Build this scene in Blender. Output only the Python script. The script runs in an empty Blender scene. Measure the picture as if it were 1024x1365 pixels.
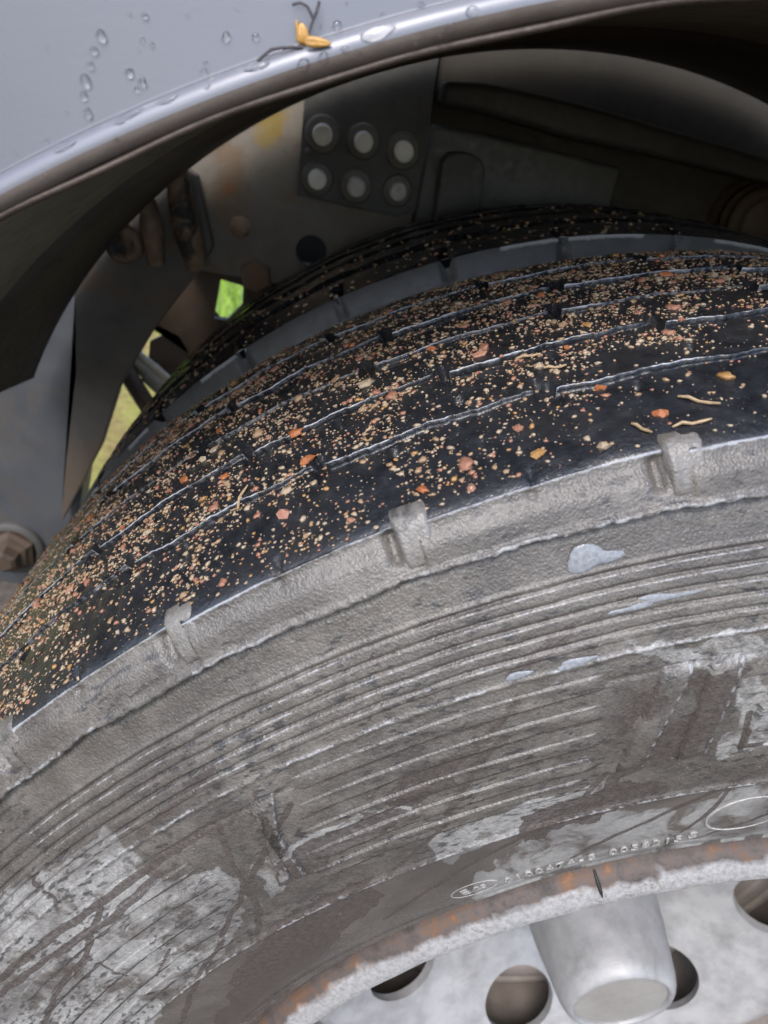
import bpy, bmesh, math, random
import numpy as np
from mathutils import Matrix, Vector
PI = math.pi
S = bpy.context.scene
COL = S.collection
rng = np.random.default_rng(7)
random.seed(7)

# ------------------------------------------------------------------ camera
CAM_POS = (-0.3006, -0.29954, 0.53905)
CAM_ROT = Matrix(((0.98004344, -0.12356412, -0.15571374),
                  (-0.06882922, 0.52394191, -0.84896844),
                  (0.18648699, 0.84274361, 0.50498100)))
cd = bpy.data.cameras.new('camera')
cam = bpy.data.objects.new('camera', cd)
COL.objects.link(cam)
cam.matrix_world = Matrix.Translation(CAM_POS) @ CAM_ROT.to_4x4()
cd.lens = 24.44; cd.sensor_width = 36; cd.sensor_fit = 'AUTO'
cd.clip_start = 0.01; cd.clip_end = 3000
cd.dof.use_dof = True; cd.dof.focus_distance = 0.285; cd.dof.aperture_fstop = 13.0
S.camera = cam

# ------------------------------------------------------------------ world, sun, exposure
SUN_EL, SUN_AZ = math.radians(52), math.radians(205)      # azimuth from +Y, clockwise
w = bpy.data.worlds.new('World'); S.world = w; w.use_nodes = True
nt = w.node_tree
bg = nt.nodes['Background']; sky = nt.nodes.new('ShaderNodeTexSky')
sky.sky_type = 'NISHITA'; sky.sun_disc = False
sky.sun_elevation = SUN_EL; sky.sun_rotation = SUN_AZ
sky.air_density = 1.0; sky.dust_density = 2.5; sky.ozone_density = 1.0
nt.links.new(sky.outputs[0], bg.inputs[0]); bg.inputs[1].default_value = 0.15
sl = bpy.data.lights.new('sun', 'SUN'); sl.energy = 0.7; sl.angle = math.radians(20); sl.color = (1, .975, .95)
so = bpy.data.objects.new('sun', sl); COL.objects.link(so)
sd = Vector((math.sin(SUN_AZ) * math.cos(SUN_EL), math.cos(SUN_AZ) * math.cos(SUN_EL), math.sin(SUN_EL)))
so.rotation_euler = sd.to_track_quat('Z', 'Y').to_euler(); so.location = (0, -3, 4)
S.view_settings.view_transform = 'Standard'; S.view_settings.look = 'None'
S.view_settings.exposure = 1.6; S.view_settings.gamma = 1
S.cycles.max_bounces = 10; S.cycles.diffuse_bounces = 7; S.cycles.caustics_reflective = False; S.cycles.caustics_refractive = True

# ------------------------------------------------------------------ node helpers
class NT:
    def __init__(self, name):
        self.m = bpy.data.materials.new(name); self.m.use_nodes = True
        self.t = self.m.node_tree; self.n = self.t.nodes
        self.b = self.n['Principled BSDF']
        self.tc = self.n.new('ShaderNodeTexCoord')
    def link(self, a, b): self.t.links.new(a, b)
    def noise(self, scale, detail=4, rough=.55, vec=None, dist=0):
        n = self.n.new('ShaderNodeTexNoise')
        n.inputs['Scale'].default_value = scale; n.inputs['Detail'].default_value = detail
        n.inputs['Roughness'].default_value = rough; n.inputs['Distortion'].default_value = dist
        self.link(vec or self.tc.outputs['Object'], n.inputs['Vector']); return n.outputs['Fac']
    def voro(self, scale, feat='F1', vec=None, out='Distance'):
        n = self.n.new('ShaderNodeTexVoronoi'); n.feature = feat
        n.inputs['Scale'].default_value = scale
        self.link(vec or self.tc.outputs['Object'], n.inputs['Vector']); return n.outputs[out]
    def attr(self, name):
        n = self.n.new('ShaderNodeAttribute'); n.attribute_name = name; return n.outputs['Fac']
    def uv(self, sx, sy):
        n = self.n.new('ShaderNodeMapping'); n.inputs['Scale'].default_value = (sx, sy, 1)
        self.link(self.tc.outputs['UV'], n.inputs['Vector']); return n.outputs[0]
    def ramp(self, src, *stops):
        n = self.n.new('ShaderNodeValToRGB'); e = n.color_ramp.elements
        while len(e) < len(stops): e.new(.5)
        for k, (p, c) in enumerate(stops):
            e[k].position = p; e[k].color = (c, c, c, 1) if not isinstance(c, tuple) else (*c, 1)
        self.link(src, n.inputs[0]); return n.outputs[0]
    def mixc(self, fac, a, b, mode='MIX'):
        n = self.n.new('ShaderNodeMix'); n.data_type = 'RGBA'; n.blend_type = mode
        for i, v in ((0, fac), (6, a), (7, b)):
            if isinstance(v, bpy.types.NodeSocket): self.link(v, n.inputs[i])
            elif isinstance(v, tuple): n.inputs[i].default_value = (*v, 1)
            else: n.inputs[i].default_value = v
        return n.outputs[2]
    def math(self, op, a, b=0.0, c=None):
        n = self.n.new('ShaderNodeMath'); n.operation = op
        for i, v in ((0, a), (1, b), (2, c)):
            if v is None: continue
            if isinstance(v, bpy.types.NodeSocket): self.link(v, n.inputs[i])
            else: n.inputs[i].default_value = v
        return n.outputs[0]
    def bump(self, src, strength, dist, prev=None):
        n = self.n.new('ShaderNodeBump'); n.inputs['Strength'].default_value = strength
        n.inputs['Distance'].default_value = dist
        self.link(src, n.inputs['Height'])
        if prev is not None: self.link(prev, n.inputs['Normal'])
        return n.outputs[0]
    def out(self, color=None, rough=None, normal=None, metal=None, **kw):
        for k, v in (('Base Color', color), ('Roughness', rough), ('Normal', normal), ('Metallic', metal)):
            if v is None: continue
            if isinstance(v, bpy.types.NodeSocket): self.link(v, self.b.inputs[k])
            else: self.b.inputs[k].default_value = (*v, 1) if isinstance(v, tuple) else v
        for k, v in kw.items(): self.b.inputs[k.replace('_', ' ')].default_value = v
        return self.m

# ------------------------------------------------------------------ materials
def mat_sidewall():
    t = NT('dusty_wet_rubber')
    nb = t.noise(22, 5); nm = t.noise(90, 5, .6); nf = t.noise(420, 4, .6); nv = t.noise(1300, 3, .6)
    dust = t.ramp(nm, (.30, (.080, .074, .068)), (.5, (.122, .114, .104)), (.70, (.176, .165, .150)))
    dust = t.mixc(t.ramp(nb, (.35, 0.0), (.7, .6)), dust, (.145, .130, .112))
    smooth = t.attr('smooth')
    dust = t.mixc(t.math('MULTIPLY', smooth, .65), dust, (.125, .111, .100))
    pale = t.attr('pale')
    pf = t.math('MULTIPLY', pale, t.ramp(t.noise(60, 6, .62, dist=.6), (.38, 0.0), (.5, .9)))
    c = t.mixc(pf, dust, t.ramp(nf, (.3, (.27, .268, .262)), (.7, (.385, .38, .365))))
    # fine dark flecks where the dust film has broken up
    flk = t.ramp(t.noise(330, 3, .5, t.uv(.55, 1.3)), (.545, 0.0), (.60, .8))
    c = t.mixc(t.math('MULTIPLY', t.math('MULTIPLY', flk, t.math('SUBTRACT', 1.0, smooth)), t.ramp(t.noise(35), (.42, 0.0), (.55, 1.0))), c, (.04, .041, .044))
    # irregular damp film
    damp = t.ramp(t.noise(16, 6, .6, t.uv(1.0, 1.5), dist=.5), (.46, 0.0), (.60, .60))
    c = t.mixc(damp, c, (.075, .068, .063))
    wet = t.attr('wet')  # wet runs, plus shade lines painted under the raised relief
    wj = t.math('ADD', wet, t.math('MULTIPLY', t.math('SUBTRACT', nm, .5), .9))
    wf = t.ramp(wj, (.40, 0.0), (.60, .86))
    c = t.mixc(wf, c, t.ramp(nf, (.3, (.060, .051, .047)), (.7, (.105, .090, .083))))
    grain = t.ramp(t.noise(620, 3, .75), (.30, .80), (.5, 1.0), (.70, 1.22))  # sparkle of the wet grain painted as light and dark mottling
    c = t.mixc(t.math('SUBTRACT', 1.0, t.math('MULTIPLY', t.attr('smooth'), .8)), c, t.mixc(1.0, c, grain, 'MULTIPLY'))
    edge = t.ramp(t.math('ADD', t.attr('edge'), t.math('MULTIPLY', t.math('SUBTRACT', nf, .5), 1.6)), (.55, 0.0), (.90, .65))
    c = t.mixc(edge, c, (.40, .41, .425))  # wet glints along raised edges painted pale blue-grey
    spk = t.ramp(t.voro(170), (.05, .7), (.09, 0.0))
    c = t.mixc(t.math('MULTIPLY', spk, t.ramp(t.noise(30), (.52, 0.0), (.6, 1.0))), c, (.36, .29, .20))
    r = t.mixc(wf, t.mixc(pf, t.ramp(nm, (.3, .18), (.7, .36)), (.45, .45, .45)), (.16, .18, .18))
    gr = t.voro(900); b = t.bump(gr, .30, .0007); b = t.bump(nv, .40, .0008, b); b = t.bump(nf, .22, .0010, b)
    n = t.n.new('ShaderNodeMix'); n.data_type = 'VECTOR'
    geo = t.n.new('ShaderNodeNewGeometry')
    t.link(t.math('MULTIPLY', smooth, .8), n.inputs[0]); t.link(b, n.inputs[4]); t.link(geo.outputs['Normal'], n.inputs[5])
    return t.out(c, r, n.outputs[1])
def mat_tread(dim=False):
    t = NT('wet_black_tread_rubber')
    nb = t.noise(28, 5); nm = t.noise(150, 5, .6); nf = t.noise(600, 4, .6)
    c = t.ramp(nm, (.35, (.011, .0122, .015)), (.6, (.021, .0232, .028)), (.78, (.038, .040, .044)))
    c = t.mixc(t.ramp(nb, (.5, 0.0), (.75, .35)), c, (.035, .03, .022))
    mud = t.ramp(t.math('ADD', t.attr('mud'), t.math('MULTIPLY', t.math('SUBTRACT', nm, .5), 1.0)), (.4, 0.0), (.7, .8))
    c = t.mixc(mud, c, t.ramp(nf, (.3, (.07, .055, .025)), (.7, (.13, .11, .055))))
    edge = t.ramp(t.math('ADD', t.attr('edge'), t.math('MULTIPLY', t.math('SUBTRACT', nm, .5), 1.1)), (.45, 0.0), (.85, .75))  # scuffed rib edges, with the sky glint painted in bluish
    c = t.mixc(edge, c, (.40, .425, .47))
    dots = t.ramp(t.voro(520, vec=t.tc.outputs['Object']), (.10, .9), (.17, 0.0))
    dm = t.ramp(t.noise(70, 4), (.48, 0.0), (.58, 1.0))
    c = t.mixc(t.math('MULTIPLY', dots, dm), c, (.20, .155, .10))
    r = t.ramp(nb, (.3, .17), (.7, .36))
    b = t.bump(nf, .3, .0006); b = t.bump(nm, .35, .0014, b)
    return t.out(c, r, b)
def mat_paint():
    t = NT('dark_grey_metallic_paint')
    n1 = t.noise(900, 2); n2 = t.noise(9, 4)
    c = t.mixc(t.ramp(n2, (.3, 0.0), (.7, 1.0)), (.18, .19, .222), (.205, .214, .243))
    sp = t.ramp(t.voro(60), (.02, .6), (.045, 0.0))
    c = t.mixc(t.math('MULTIPLY', sp, t.ramp(t.noise(25), (.5, 0.0), (.58, 1.0))), c, (.07, .06, .05))
    r = t.ramp(n2, (.3, .36), (.7, .46))
    return t.out(c, r, t.bump(n1, .08, .0004), .30, Coat_Weight=.15, Coat_Roughness=.30)
def mat_simple(name, c0, c1, scale=40, r0=.4, r1=.7, bump=.3, metal=0.0, spec=None):
    t = NT(name)
    n = t.noise(scale, 6, .62); n2 = t.noise(scale * 6, 4, .6)
    c = t.ramp(n, (.3, c0), (.7, c1))
    if spec: c = t.mixc(t.ramp(t.noise(scale * .6, 6, .65, dist=.8), (.52, 0.0), (.62, 1.0)), c, spec)
    return t.out(c, t.ramp(n2, (.3, r0), (.7, r1)), t.bump(n2, bump, .0015), metal)
def mat_rim():
    t = NT('peeling_white_paint_over_rust')
    x = t.n.new('ShaderNodeSeparateXYZ'); t.link(t.tc.outputs['Object'], x.inputs[0])
    r = t.math('SQRT', t.math('ADD', t.math('MULTIPLY', x.outputs[0], x.outputs[0]), t.math('MULTIPLY', x.outputs[2], x.outputs[2])))
    nm = t.noise(120, 6, .65); nf = t.noise(500, 5, .65); nb = t.noise(30, 4)
    rn = t.math('ADD', r, t.math('MULTIPLY', t.math('SUBTRACT', t.noise(70, 3, .6), .5), .009))
    rn = t.math('ADD', rn, t.math('MULTIPLY', t.math('SUBTRACT', nb, .5), .012))
    k = t.math('MULTIPLY', t.math('SUBTRACT', rn, .27), 33.0)       # .27 -> 0, .30 -> 1
    rust = t.ramp(k, (.61, 0.0), (.70, 1.0))
    rc = t.ramp(t.noise(75, 6, .7), (.33, (.035, .028, .025)), (.52, (.095, .076, .068)), (.60, (.125, .07, .042)), (.72, (.25, .105, .035)))
    crack = t.ramp(t.noise(200, 5, .75, dist=1.5), (.56, 0.0), (.62, .8))
    wc = t.ramp(nf, (.25, (.20, .20, .20)), (.6, (.37, .37, .37)))
    wc = t.mixc(t.math('MULTIPLY', crack, t.ramp(nb, (.4, .2), (.6, 1.0))), wc, (.16, .13, .105))
    lip = t.ramp(k, (.26, 1.0), (.34, 0.0))
    wc = t.mixc(t.math('MULTIPLY', lip, t.ramp(nm, (.45, 0.0), (.6, .7))), wc, (.25, .18, .10))
    c = t.mixc(rust, wc, rc)
    b = t.bump(nm, .15, .001); b = t.bump(nf, .2, .0006, b); b = t.bump(rust, -.35, .0004, b)
    return t.out(c, t.mixc(rust, (.4, .4, .4), (.7, .7, .7)), b)
def mat_silver():
    t = NT('silver_wheel_paint')
    nb = t.noise(18, 5, .6); nm = t.noise(110, 5, .6); nf = t.noise(500, 3)
    c = t.ramp(nb, (.3, (.33, .335, .345)), (.7, (.47, .475, .48)))
    c = t.mixc(t.ramp(t.noise(40, 5, .6), (.42, 0.0), (.75, .75)), c, (.19, .19, .195))
    c = t.mixc(t.ramp(t.noise(24, 6, .65, dist=.5), (.56, 0.0), (.74, .6)), c, (.20, .182, .158))
    return t.out(c, t.ramp(nm, (.3, .42), (.7, .6)), t.bump(nm, .25, .002, t.bump(nf, .2, .0006)), .2)
def mat_under():
    t = NT('dirty_dark_underbody')
    nb = t.noise(9, 6, .6); nm = t.noise(60, 6, .65)
    c = t.ramp(nb, (.3, (.29, .262, .205)), (.7, (.42, .375, .29)))
    c = t.mixc(t.ramp(nm, (.5, 0.0), (.75, .4)), c, (.085, .07, .05))
    return t.out(c, t.ramp(nm, (.3, .5), (.7, .8)), t.bump(nm, .35, .002))
def mat_rail():
    t = NT('mud_stained_chassis_paint')
    nb = t.noise(14, 6, .6); nm = t.noise(55, 6, .65)
    c = t.ramp(nb, (.3, (.115, .102, .083)), (.7, (.185, .165, .132)))
    c = t.mixc(t.ramp(t.noise(22, 5, .6, dist=.4), (.56, 0.0), (.66, .6)), c, (.13, .075, .035))
    x = t.n.new('ShaderNodeSeparateXYZ'); t.link(t.tc.outputs['Object'], x.inputs[0])
    dx = t.math('DIVIDE', t.math('ADD', x.outputs[0], .352), .022); dz = t.math('DIVIDE', t.math('SUBTRACT', x.outputs[2], .505), .035)
    d = t.math('ADD', t.math('ADD', t.math('MULTIPLY', dx, dx), t.math('MULTIPLY', dz, dz)), t.math('MULTIPLY', t.math('SUBTRACT', nm, .5), 2.0))
    c = t.mixc(t.ramp(d, (.2, .8), (.9, 0.0)), c, (.20, .135, .02))
    for (px, pz, rad) in ((-.3714, .3955, .011), (-.385, .43, .008), (-.35, .35, .02)):
        dx = t.math('DIVIDE', t.math('SUBTRACT', x.outputs[0], px), rad); dz = t.math('DIVIDE', t.math('SUBTRACT', x.outputs[2], pz), rad)
        d = t.math('ADD', t.math('ADD', t.math('MULTIPLY', dx, dx), t.math('MULTIPLY', dz, dz)), t.math('MULTIPLY', t.math('SUBTRACT', nm, .5), 1.5))
        c = t.mixc(t.ramp(d, (.3, .75), (.95, 0.0)), c, (.16, .07, .025))
    return t.out(c, t.ramp(nm, (.3, .5), (.7, .8)), t.bump(nm, .25, .002))
def mat_flat(name, col, rough=.5, **kw):
    t = NT(name); n = t.noise(700, 3)
    a = tuple(v * .75 for v in col); b = tuple(min(1, v * 1.2) for v in col)
    return t.out(t.ramp(n, (.3, a), (.7, b)), rough, t.bump(n, .3, .0005), **kw)
def mat_water():
    t = NT('clear_water'); return t.out((1, 1, 1), .0, None, 0.0, IOR=1.333, Transmission_Weight=1.0)
def mat_litter():
    t = NT('yellow_leaf_litter')
    n = t.noise(9, 8, .7); n2 = t.noise(45, 6, .7)
    c = t.ramp(n2, (.3, (.07, .045, .012)), (.5, (.26, .19, .05)), (.7, (.42, .33, .13)))
    c = t.mixc(t.ramp(n, (.45, 0.0), (.6, .7)), c, (.30, .32, .05))
    return t.out(c, .9, t.bump(n2, .6, .02))
def mat_ground():
    t = NT('leafy_soil')
    n = t.noise(6, 8, .7); n2 = t.noise(45, 6, .7)
    c = t.ramp(n2, (.3, (.04, .028, .018)), (.5, (.085, .063, .043)), (.7, (.14, .108, .078)))
    
    return t.out(c, .9, t.bump(n2, .6, .02))
M = dict(side=mat_sidewall(), tread=mat_tread(), paint=mat_paint(), rim=mat_rim(), silver=mat_silver(), rail=mat_rail(),
         gusset=mat_simple('dark_steel_plate', (.045, .045, .042), (.075, .073, .067), 30, .5, .75, .2),
         bolt=mat_simple('worn_white_bolt_head', (.86, .83, .75), (.95, .92, .85), 160, .4, .6, .4),
         bolt2=mat_simple('dulled_bolt_head', (.46, .45, .42), (.62, .60, .56), 140, .4, .6, .4, 0.0, (.38, .34, .28)), washer=mat_simple('greasy_washer_steel', (.075, .07, .058), (.12, .11, .09), 120, .4, .6, .2),
         rust=mat_simple('rusty_cast_steel', (.10, .068, .047), (.30, .195, .12), 45, .55, .85, .6, 0.0, (.03, .026, .022)),
         brown=mat_simple('brown_rusted_steel', (.05, .034, .022), (.09, .06, .038), 25, .6, .85, .4),
         greybox=mat_simple('weathered_grey_paint', (.082, .092, .107), (.135, .143, .155), 16, .35, .55, .12, .2, (.13, .12, .115)),
         liplow=mat_simple('dirty_flange_edge', (.065, .047, .036), (.115, .086, .068), 80, .4, .7, .3),
         drum=mat_simple('brake_drum_iron', (.17, .145, .128), (.29, .255, .23), 30, .5, .8, .3),
         face=mat_simple('dusty_cap_face', (.28, .268, .25), (.36, .345, .325), 40, .4, .6, .1, .1),
         tube=mat_simple('grey_damper_tube', (.22, .20, .165), (.33, .30, .25), 30, .4, .6, .1),
         beam=mat_simple('dark_coated_steel', (.050, .051, .050), (.085, .086, .084), 25, .42, .65, .2),
         clip_shade=mat_simple('black_clip_and_shade', (.005, .005, .005), (.010, .010, .009), 60, .5, .7, .2),
         water=mat_water(), glint_water=mat_flat('water_sky_glint', (.36, .385, .42), .08, Transmission_Weight=.35, IOR=1.333), hang=mat_simple('dirty_grey_hanger', (.07, .064, .056), (.125, .112, .095), 14, .5, .75, .25, 0.0, (.10, .075, .055)), under=mat_under(), lip_brown=mat_simple('brown_reflection_and_dirt', (.115, .09, .075), (.17, .14, .12), 50, .45, .65, .15), lawn=mat_simple('green_lawn', (.12, .20, .03), (.25, .38, .05), 20, .6, .9, .3), band=mat_simple('brown_dirt_band', (.07, .056, .044), (.115, .093, .073), 20, .55, .8, .3), shade_olive=mat_simple('olive_shade_panel', (.026, .023, .017), (.045, .039, .029), 12, .6, .85, .2), ground=mat_ground(), litter=mat_litter(),
         tan=mat_flat('tan_crumb', (.31, .205, .12)), pale=mat_flat('cream_crumb', (.37, .29, .20)),
         pink=mat_flat('pink_brown_crumb', (.32, .150, .098)), orange=mat_flat('orange_crumb', (.36, .125, .045), .45),
         amber=mat_flat('amber_crumb', (.36, .20, .07)), straw=mat_flat('dry_straw', (.36, .255, .145)),
         twig=mat_flat('dark_twig', (.05, .045, .05), .7), husk=mat_flat('yellow_seed_husk', (.52, .29, .075), .45),
         grass=mat_flat('lime_grass', (.30, .46, .045), .5))

# everything out in the daylight is a little darker than the first guesses above
for k_ in ('side', 'tread', 'paint', 'rim', 'silver', 'face', 'tan', 'pale', 'pink', 'orange', 'amber', 'straw', 'husk', 'lip_brown', 'liplow', 'greybox', 'litter', 'lawn', 'grass', 'ground', 'glint_water', 'drum'):
    t_ = M[k_].node_tree; b_ = t_.nodes['Principled BSDF'].inputs['Base Color']
    if b_.is_linked:
        n_ = t_.nodes.new('ShaderNodeMix'); n_.data_type = 'RGBA'; n_.blend_type = 'MULTIPLY'; n_.inputs[0].default_value = 1; n_.inputs[7].default_value = (.76, .76, .76, 1)
        t_.links.new(b_.links[0].from_socket, n_.inputs[6]); t_.links.new(n_.outputs[2], b_)

# ------------------------------------------------------------------ object helpers
def tag(o, label=None, cat=None, group=None, kind=None):
    for k, v in (('label', label), ('category', cat), ('group', group), ('kind', kind)):
        if v: o[k] = v
    return o
def setparent(o, parent):
    if parent is not None:
        o.parent = parent; o.matrix_parent_inverse = parent_world(parent).inverted()
def parent_world(p):
    m = Matrix.Translation(p.location)
    return m
def mesh_np(name, verts, faces, mat, parent=None, smooth=True, uv=None, attrs=None, angle=None):
    me = bpy.data.meshes.new(name)
    verts = np.asarray(verts, np.float32); faces = np.asarray(faces, np.int32)
    me.vertices.add(len(verts)); me.vertices.foreach_set('co', verts.ravel())
    k = faces.shape[1]
    me.loops.add(faces.size); me.loops.foreach_set('vertex_index', faces.ravel())
    me.polygons.add(len(faces)); me.polygons.foreach_set('loop_start', np.arange(0, faces.size, k, dtype=np.int32))
    me.polygons.foreach_set('loop_total', np.full(len(faces), k, np.int32))
    me.update(calc_edges=True)
    me.polygons.foreach_set('use_smooth', np.full(len(faces), smooth))
    if uv is not None:
        l = me.uv_layers.new(name='UVMap'); l.data.foreach_set('uv', np.asarray(uv, np.float32)[faces.ravel()].ravel())
    for k_, v in (attrs or {}).items():
        a = me.attributes.new(k_, 'FLOAT', 'POINT'); a.data.foreach_set('value', np.asarray(v, np.float32).ravel())
    me.validate(); me.materials.append(mat)
    o = bpy.data.objects.new(name, me); COL.objects.link(o); setparent(o, parent)
    return o
def bm_obj(name, bm, mat, parent=None, smooth=False, bevel=0, segs=2):
    if bevel:
        bmesh.ops.bevel(bm, geom=[e for e in bm.edges if len(e.link_faces) == 2 and e.calc_face_angle(0) > .5], offset=bevel, segments=segs, profile=.6, affect='EDGES', clamp_overlap=True)
    bmesh.ops.recalc_face_normals(bm, faces=bm.faces)
    me = bpy.data.meshes.new(name); bm.to_mesh(me); bm.free()
    me.materials.append(mat)
    if smooth:
        me.polygons.foreach_set('use_smooth', np.full(len(me.polygons), True))
        me.set_sharp_from_angle(angle=math.radians(40))
    o = bpy.data.objects.new(name, me); COL.objects.link(o); setparent(o, parent)
    return o
def prism_bm(poly, y0, y1, bm=None):
    """polygon in the x-z plane, extruded along y"""
    bm = bm or bmesh.new()
    a = [bm.verts.new((x, y0, z)) for x, z in poly]; b = [bm.verts.new((x, y1, z)) for x, z in poly]
    bm.faces.new(a); bm.faces.new(list(reversed(b)))
    n = len(poly)
    for i in range(n): bm.faces.new((a[i], b[i], b[(i + 1) % n], a[(i + 1) % n]))
    bmesh.ops.triangulate(bm, faces=[f for f in bm.faces if len(f.verts) > 4])
    return bm
def tube_bm(pts, rad, seg=16, bm=None, caps=True):
    bm = bm or bmesh.new(); pts = [Vector(p) for p in pts]
    rads = rad if isinstance(rad, (list, tuple)) else [rad] * len(pts)
    rings = []; up = Vector((.31, .17, .93)).normalized()
    for i, p in enumerate(pts):
        d = (pts[min(i + 1, len(pts) - 1)] - pts[max(i - 1, 0)]).normalized()
        u = d.cross(up).normalized(); v = d.cross(u)
        rings.append([bm.verts.new(p + (u * math.cos(a) + v * math.sin(a)) * rads[i]) for a in (2 * PI * k / seg for k in range(seg))])
    for a, b in zip(rings, rings[1:]):
        for k in range(seg): bm.faces.new((a[k], a[(k + 1) % seg], b[(k + 1) % seg], b[k]))
    if caps:
        bm.faces.new(rings[0]); bm.faces.new(list(reversed(rings[-1])))
    return bm
def lathe(name, prof, mat, parent, cx=0., cz=0., n=128, a0=0., a1=2 * PI, closed=True, wob=0.):
    """profile of (r, y) turned about a y-axis through (cx, cz); angle from +z towards +x"""
    prof = np.array(prof, float); m = len(prof)
    th = np.linspace(a0, a1, n, endpoint=not closed)
    r = prof[None, :, 0] + wob * (np.sin(th * 37)[:, None] + np.sin(th * 61 + 1)[:, None])
    V = np.stack([cx + r * np.sin(th)[:, None], np.broadcast_to(prof[None, :, 1], (n, m)), cz + r * np.cos(th)[:, None]], -1).reshape(-1, 3)
    i = np.arange(n if closed else n - 1)[:, None]; j = np.arange(m - 1)[None, :]
    i2 = (i + 1) % n
    F = np.stack([i * m + j, i2 * m + j, i2 * m + j + 1, i * m + j + 1], -1).reshape(-1, 4)
    return mesh_np(name, V, F, mat, parent)
def boolean_cut(o, cutters):
    for c in cutters:
        md = o.modifiers.new('cut', 'BOOLEAN'); md.operation = 'DIFFERENCE'; md.solver = 'EXACT'; md.object = c
    dg = bpy.context.evaluated_depsgraph_get()
    me = bpy.data.meshes.new_from_object(o.evaluated_get(dg))
    me.name = o.name
    o.modifiers.clear(); old = o.data; o.data = me; bpy.data.meshes.remove(old)
    for c in cutters: bpy.data.objects.remove(c)
    return o
def noise1(th, seed, freqs=(3, 7, 13, 29, 53, 97)):
    g = np.random.default_rng(seed); s = np.zeros_like(th)
    for f_ in freqs: s += np.sin(th * f_ * g.uniform(.8, 1.2) + g.uniform(0, 6.28)) / len(freqs) ** .5
    return s
def noise2(u, v, seed, scale):
    g = np.random.default_rng(seed); T = g.random((256, 256))
    x = u * scale; y = v * scale; xi = np.floor(x).astype(int); yi = np.floor(y).astype(int); fx = x - xi; fy = y - yi
    fx = fx * fx * (3 - 2 * fx); fy = fy * fy * (3 - 2 * fy)
    a = T[xi % 256, yi % 256]; b = T[(xi + 1) % 256, yi % 256]; c = T[xi % 256, (yi + 1) % 256]; d = T[(xi + 1) % 256, (yi + 1) % 256]
    return (a * (1 - fx) + b * fx) * (1 - fy) + (c * (1 - fx) + d * fx) * fy
def sstep(a, b, x):
    t = np.clip((x - a) / (b - a), 0, 1); return t * t * (3 - 2 * t)
# ------------------------------------------------------------------ the truck
truck = bpy.data.objects.new('truck', None); COL.objects.link(truck); truck.location = (0, .15, -.505)
tag(truck, 'dark grey truck with worn muddy twin tyres under its mudguard and a silver wheel', 'truck')
def part_empty(name, loc):
    e = bpy.data.objects.new(name, None); COL.objects.link(e); e.location = Vector(loc) - truck.location
    e.parent = truck; return e
def sub(o, part):       # parent a mesh built in world coordinates to a part that sits under the truck
    o.parent = part
    o.matrix_parent_inverse = Matrix.Translation(Vector(truck.location) + Vector(part.location)).inverted() if part.type == 'EMPTY' else Matrix()
    return o
wheel = part_empty('wheel', (0, 0, 0))
wheel2 = part_empty('wheel', (0, .298, 0))

# angles: theta from +z towards +x, in degrees
PITCH = 9.73
FINE = np.concatenate([np.arange(-84, 2, .115)])
COARSE = np.arange(2, 276, 1.5)
TH = np.radians(np.concatenate([FINE, COARSE]))       # one full turn
NTH = len(TH)
THD = np.degrees(TH)
frac_lug = ((THD + 21.3) / PITCH) % 1.0               # 0 at a shoulder lug, growing to the right

# shoulder line: slips sideways a little from lug to lug
sh_off = (frac_lug - .5) * .0040 + .00022 * noise1(TH * 2, 3)

# ---- sidewall, outer tyre
PR = np.array([.500, .4985, .494, .4875, .4855, .4843, .4832, .482, .478, .471, .458, .446, .436, .425, .41, .395, .38, .362, .345, .33, .318, .308, .300, .2965, .2945])
PY = np.array([-.1180, -.1190, -.1212, -.1238, -.1246, -.1252, -.1250, -.1249, -.1262, -.1288, -.1330, -.1360, -.1384, -.1401, -.1410, -.1408, -.1400, -.1385, -.1362, -.1338, -.1310, -.1278, -.1246, -.1225, -.1190])
def base_y(r):
    return np.interp(r, PR[::-1], PY[::-1])
rr = np.concatenate([np.array([.5, .4997, .4992, .4985]), np.arange(.4975, .4865, -.0009), np.arange(.4862, .4815, -.0004), np.arange(.481, .4715, -.0006), np.arange(.4712, .4452, -.0004), np.arange(.445, .372, -.00055), np.arange(.3715, .300, -.0010), np.array([.2985, .297, .2955, .2945])])
ys = base_y(rr); k = np.ones(5) / 5
ysm = ys.copy(); ysm[4:-4] = np.convolve(ys, k, 'same')[4:-4]; ys = ysm
Rg, Tg = np.meshgrid(rr, TH); Yg = np.broadcast_to(ys, Rg.shape).copy()
TD = np.degrees(Tg); U = Tg * .42; h = np.zeros_like(Rg)
edge = np.zeros_like(Rg); smooth = np.zeros_like(Rg)
def gauss(x, s): return np.exp(-(x / s) ** 2)
# buttress ledge
w1 = (.0003 * noise1(TH * 6, 11))[:, None] + .0012 * (noise2(U, U * 0, 35, 55) - .5); brk = .55 + .45 * np.clip(noise2(U, U * 0, 4, 60) * 2 - .4, 0, 1)
h += .0020 * sstep(.4838, .4845, Rg - w1) * sstep(.4985, .492, Rg) + .0010 * brk * gauss(Rg - .4851 - w1, .0009) - .0009 * gauss(Rg - .4829 - w1, .0011)
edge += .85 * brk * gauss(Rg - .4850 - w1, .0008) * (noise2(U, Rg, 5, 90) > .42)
relief_shade = .75 * gauss(Rg - .4830 - w1, .0010) * sstep(.35, .6, noise2(U, Rg, 33, 40))  # shade below the ledge, painted through the wet mask
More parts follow.
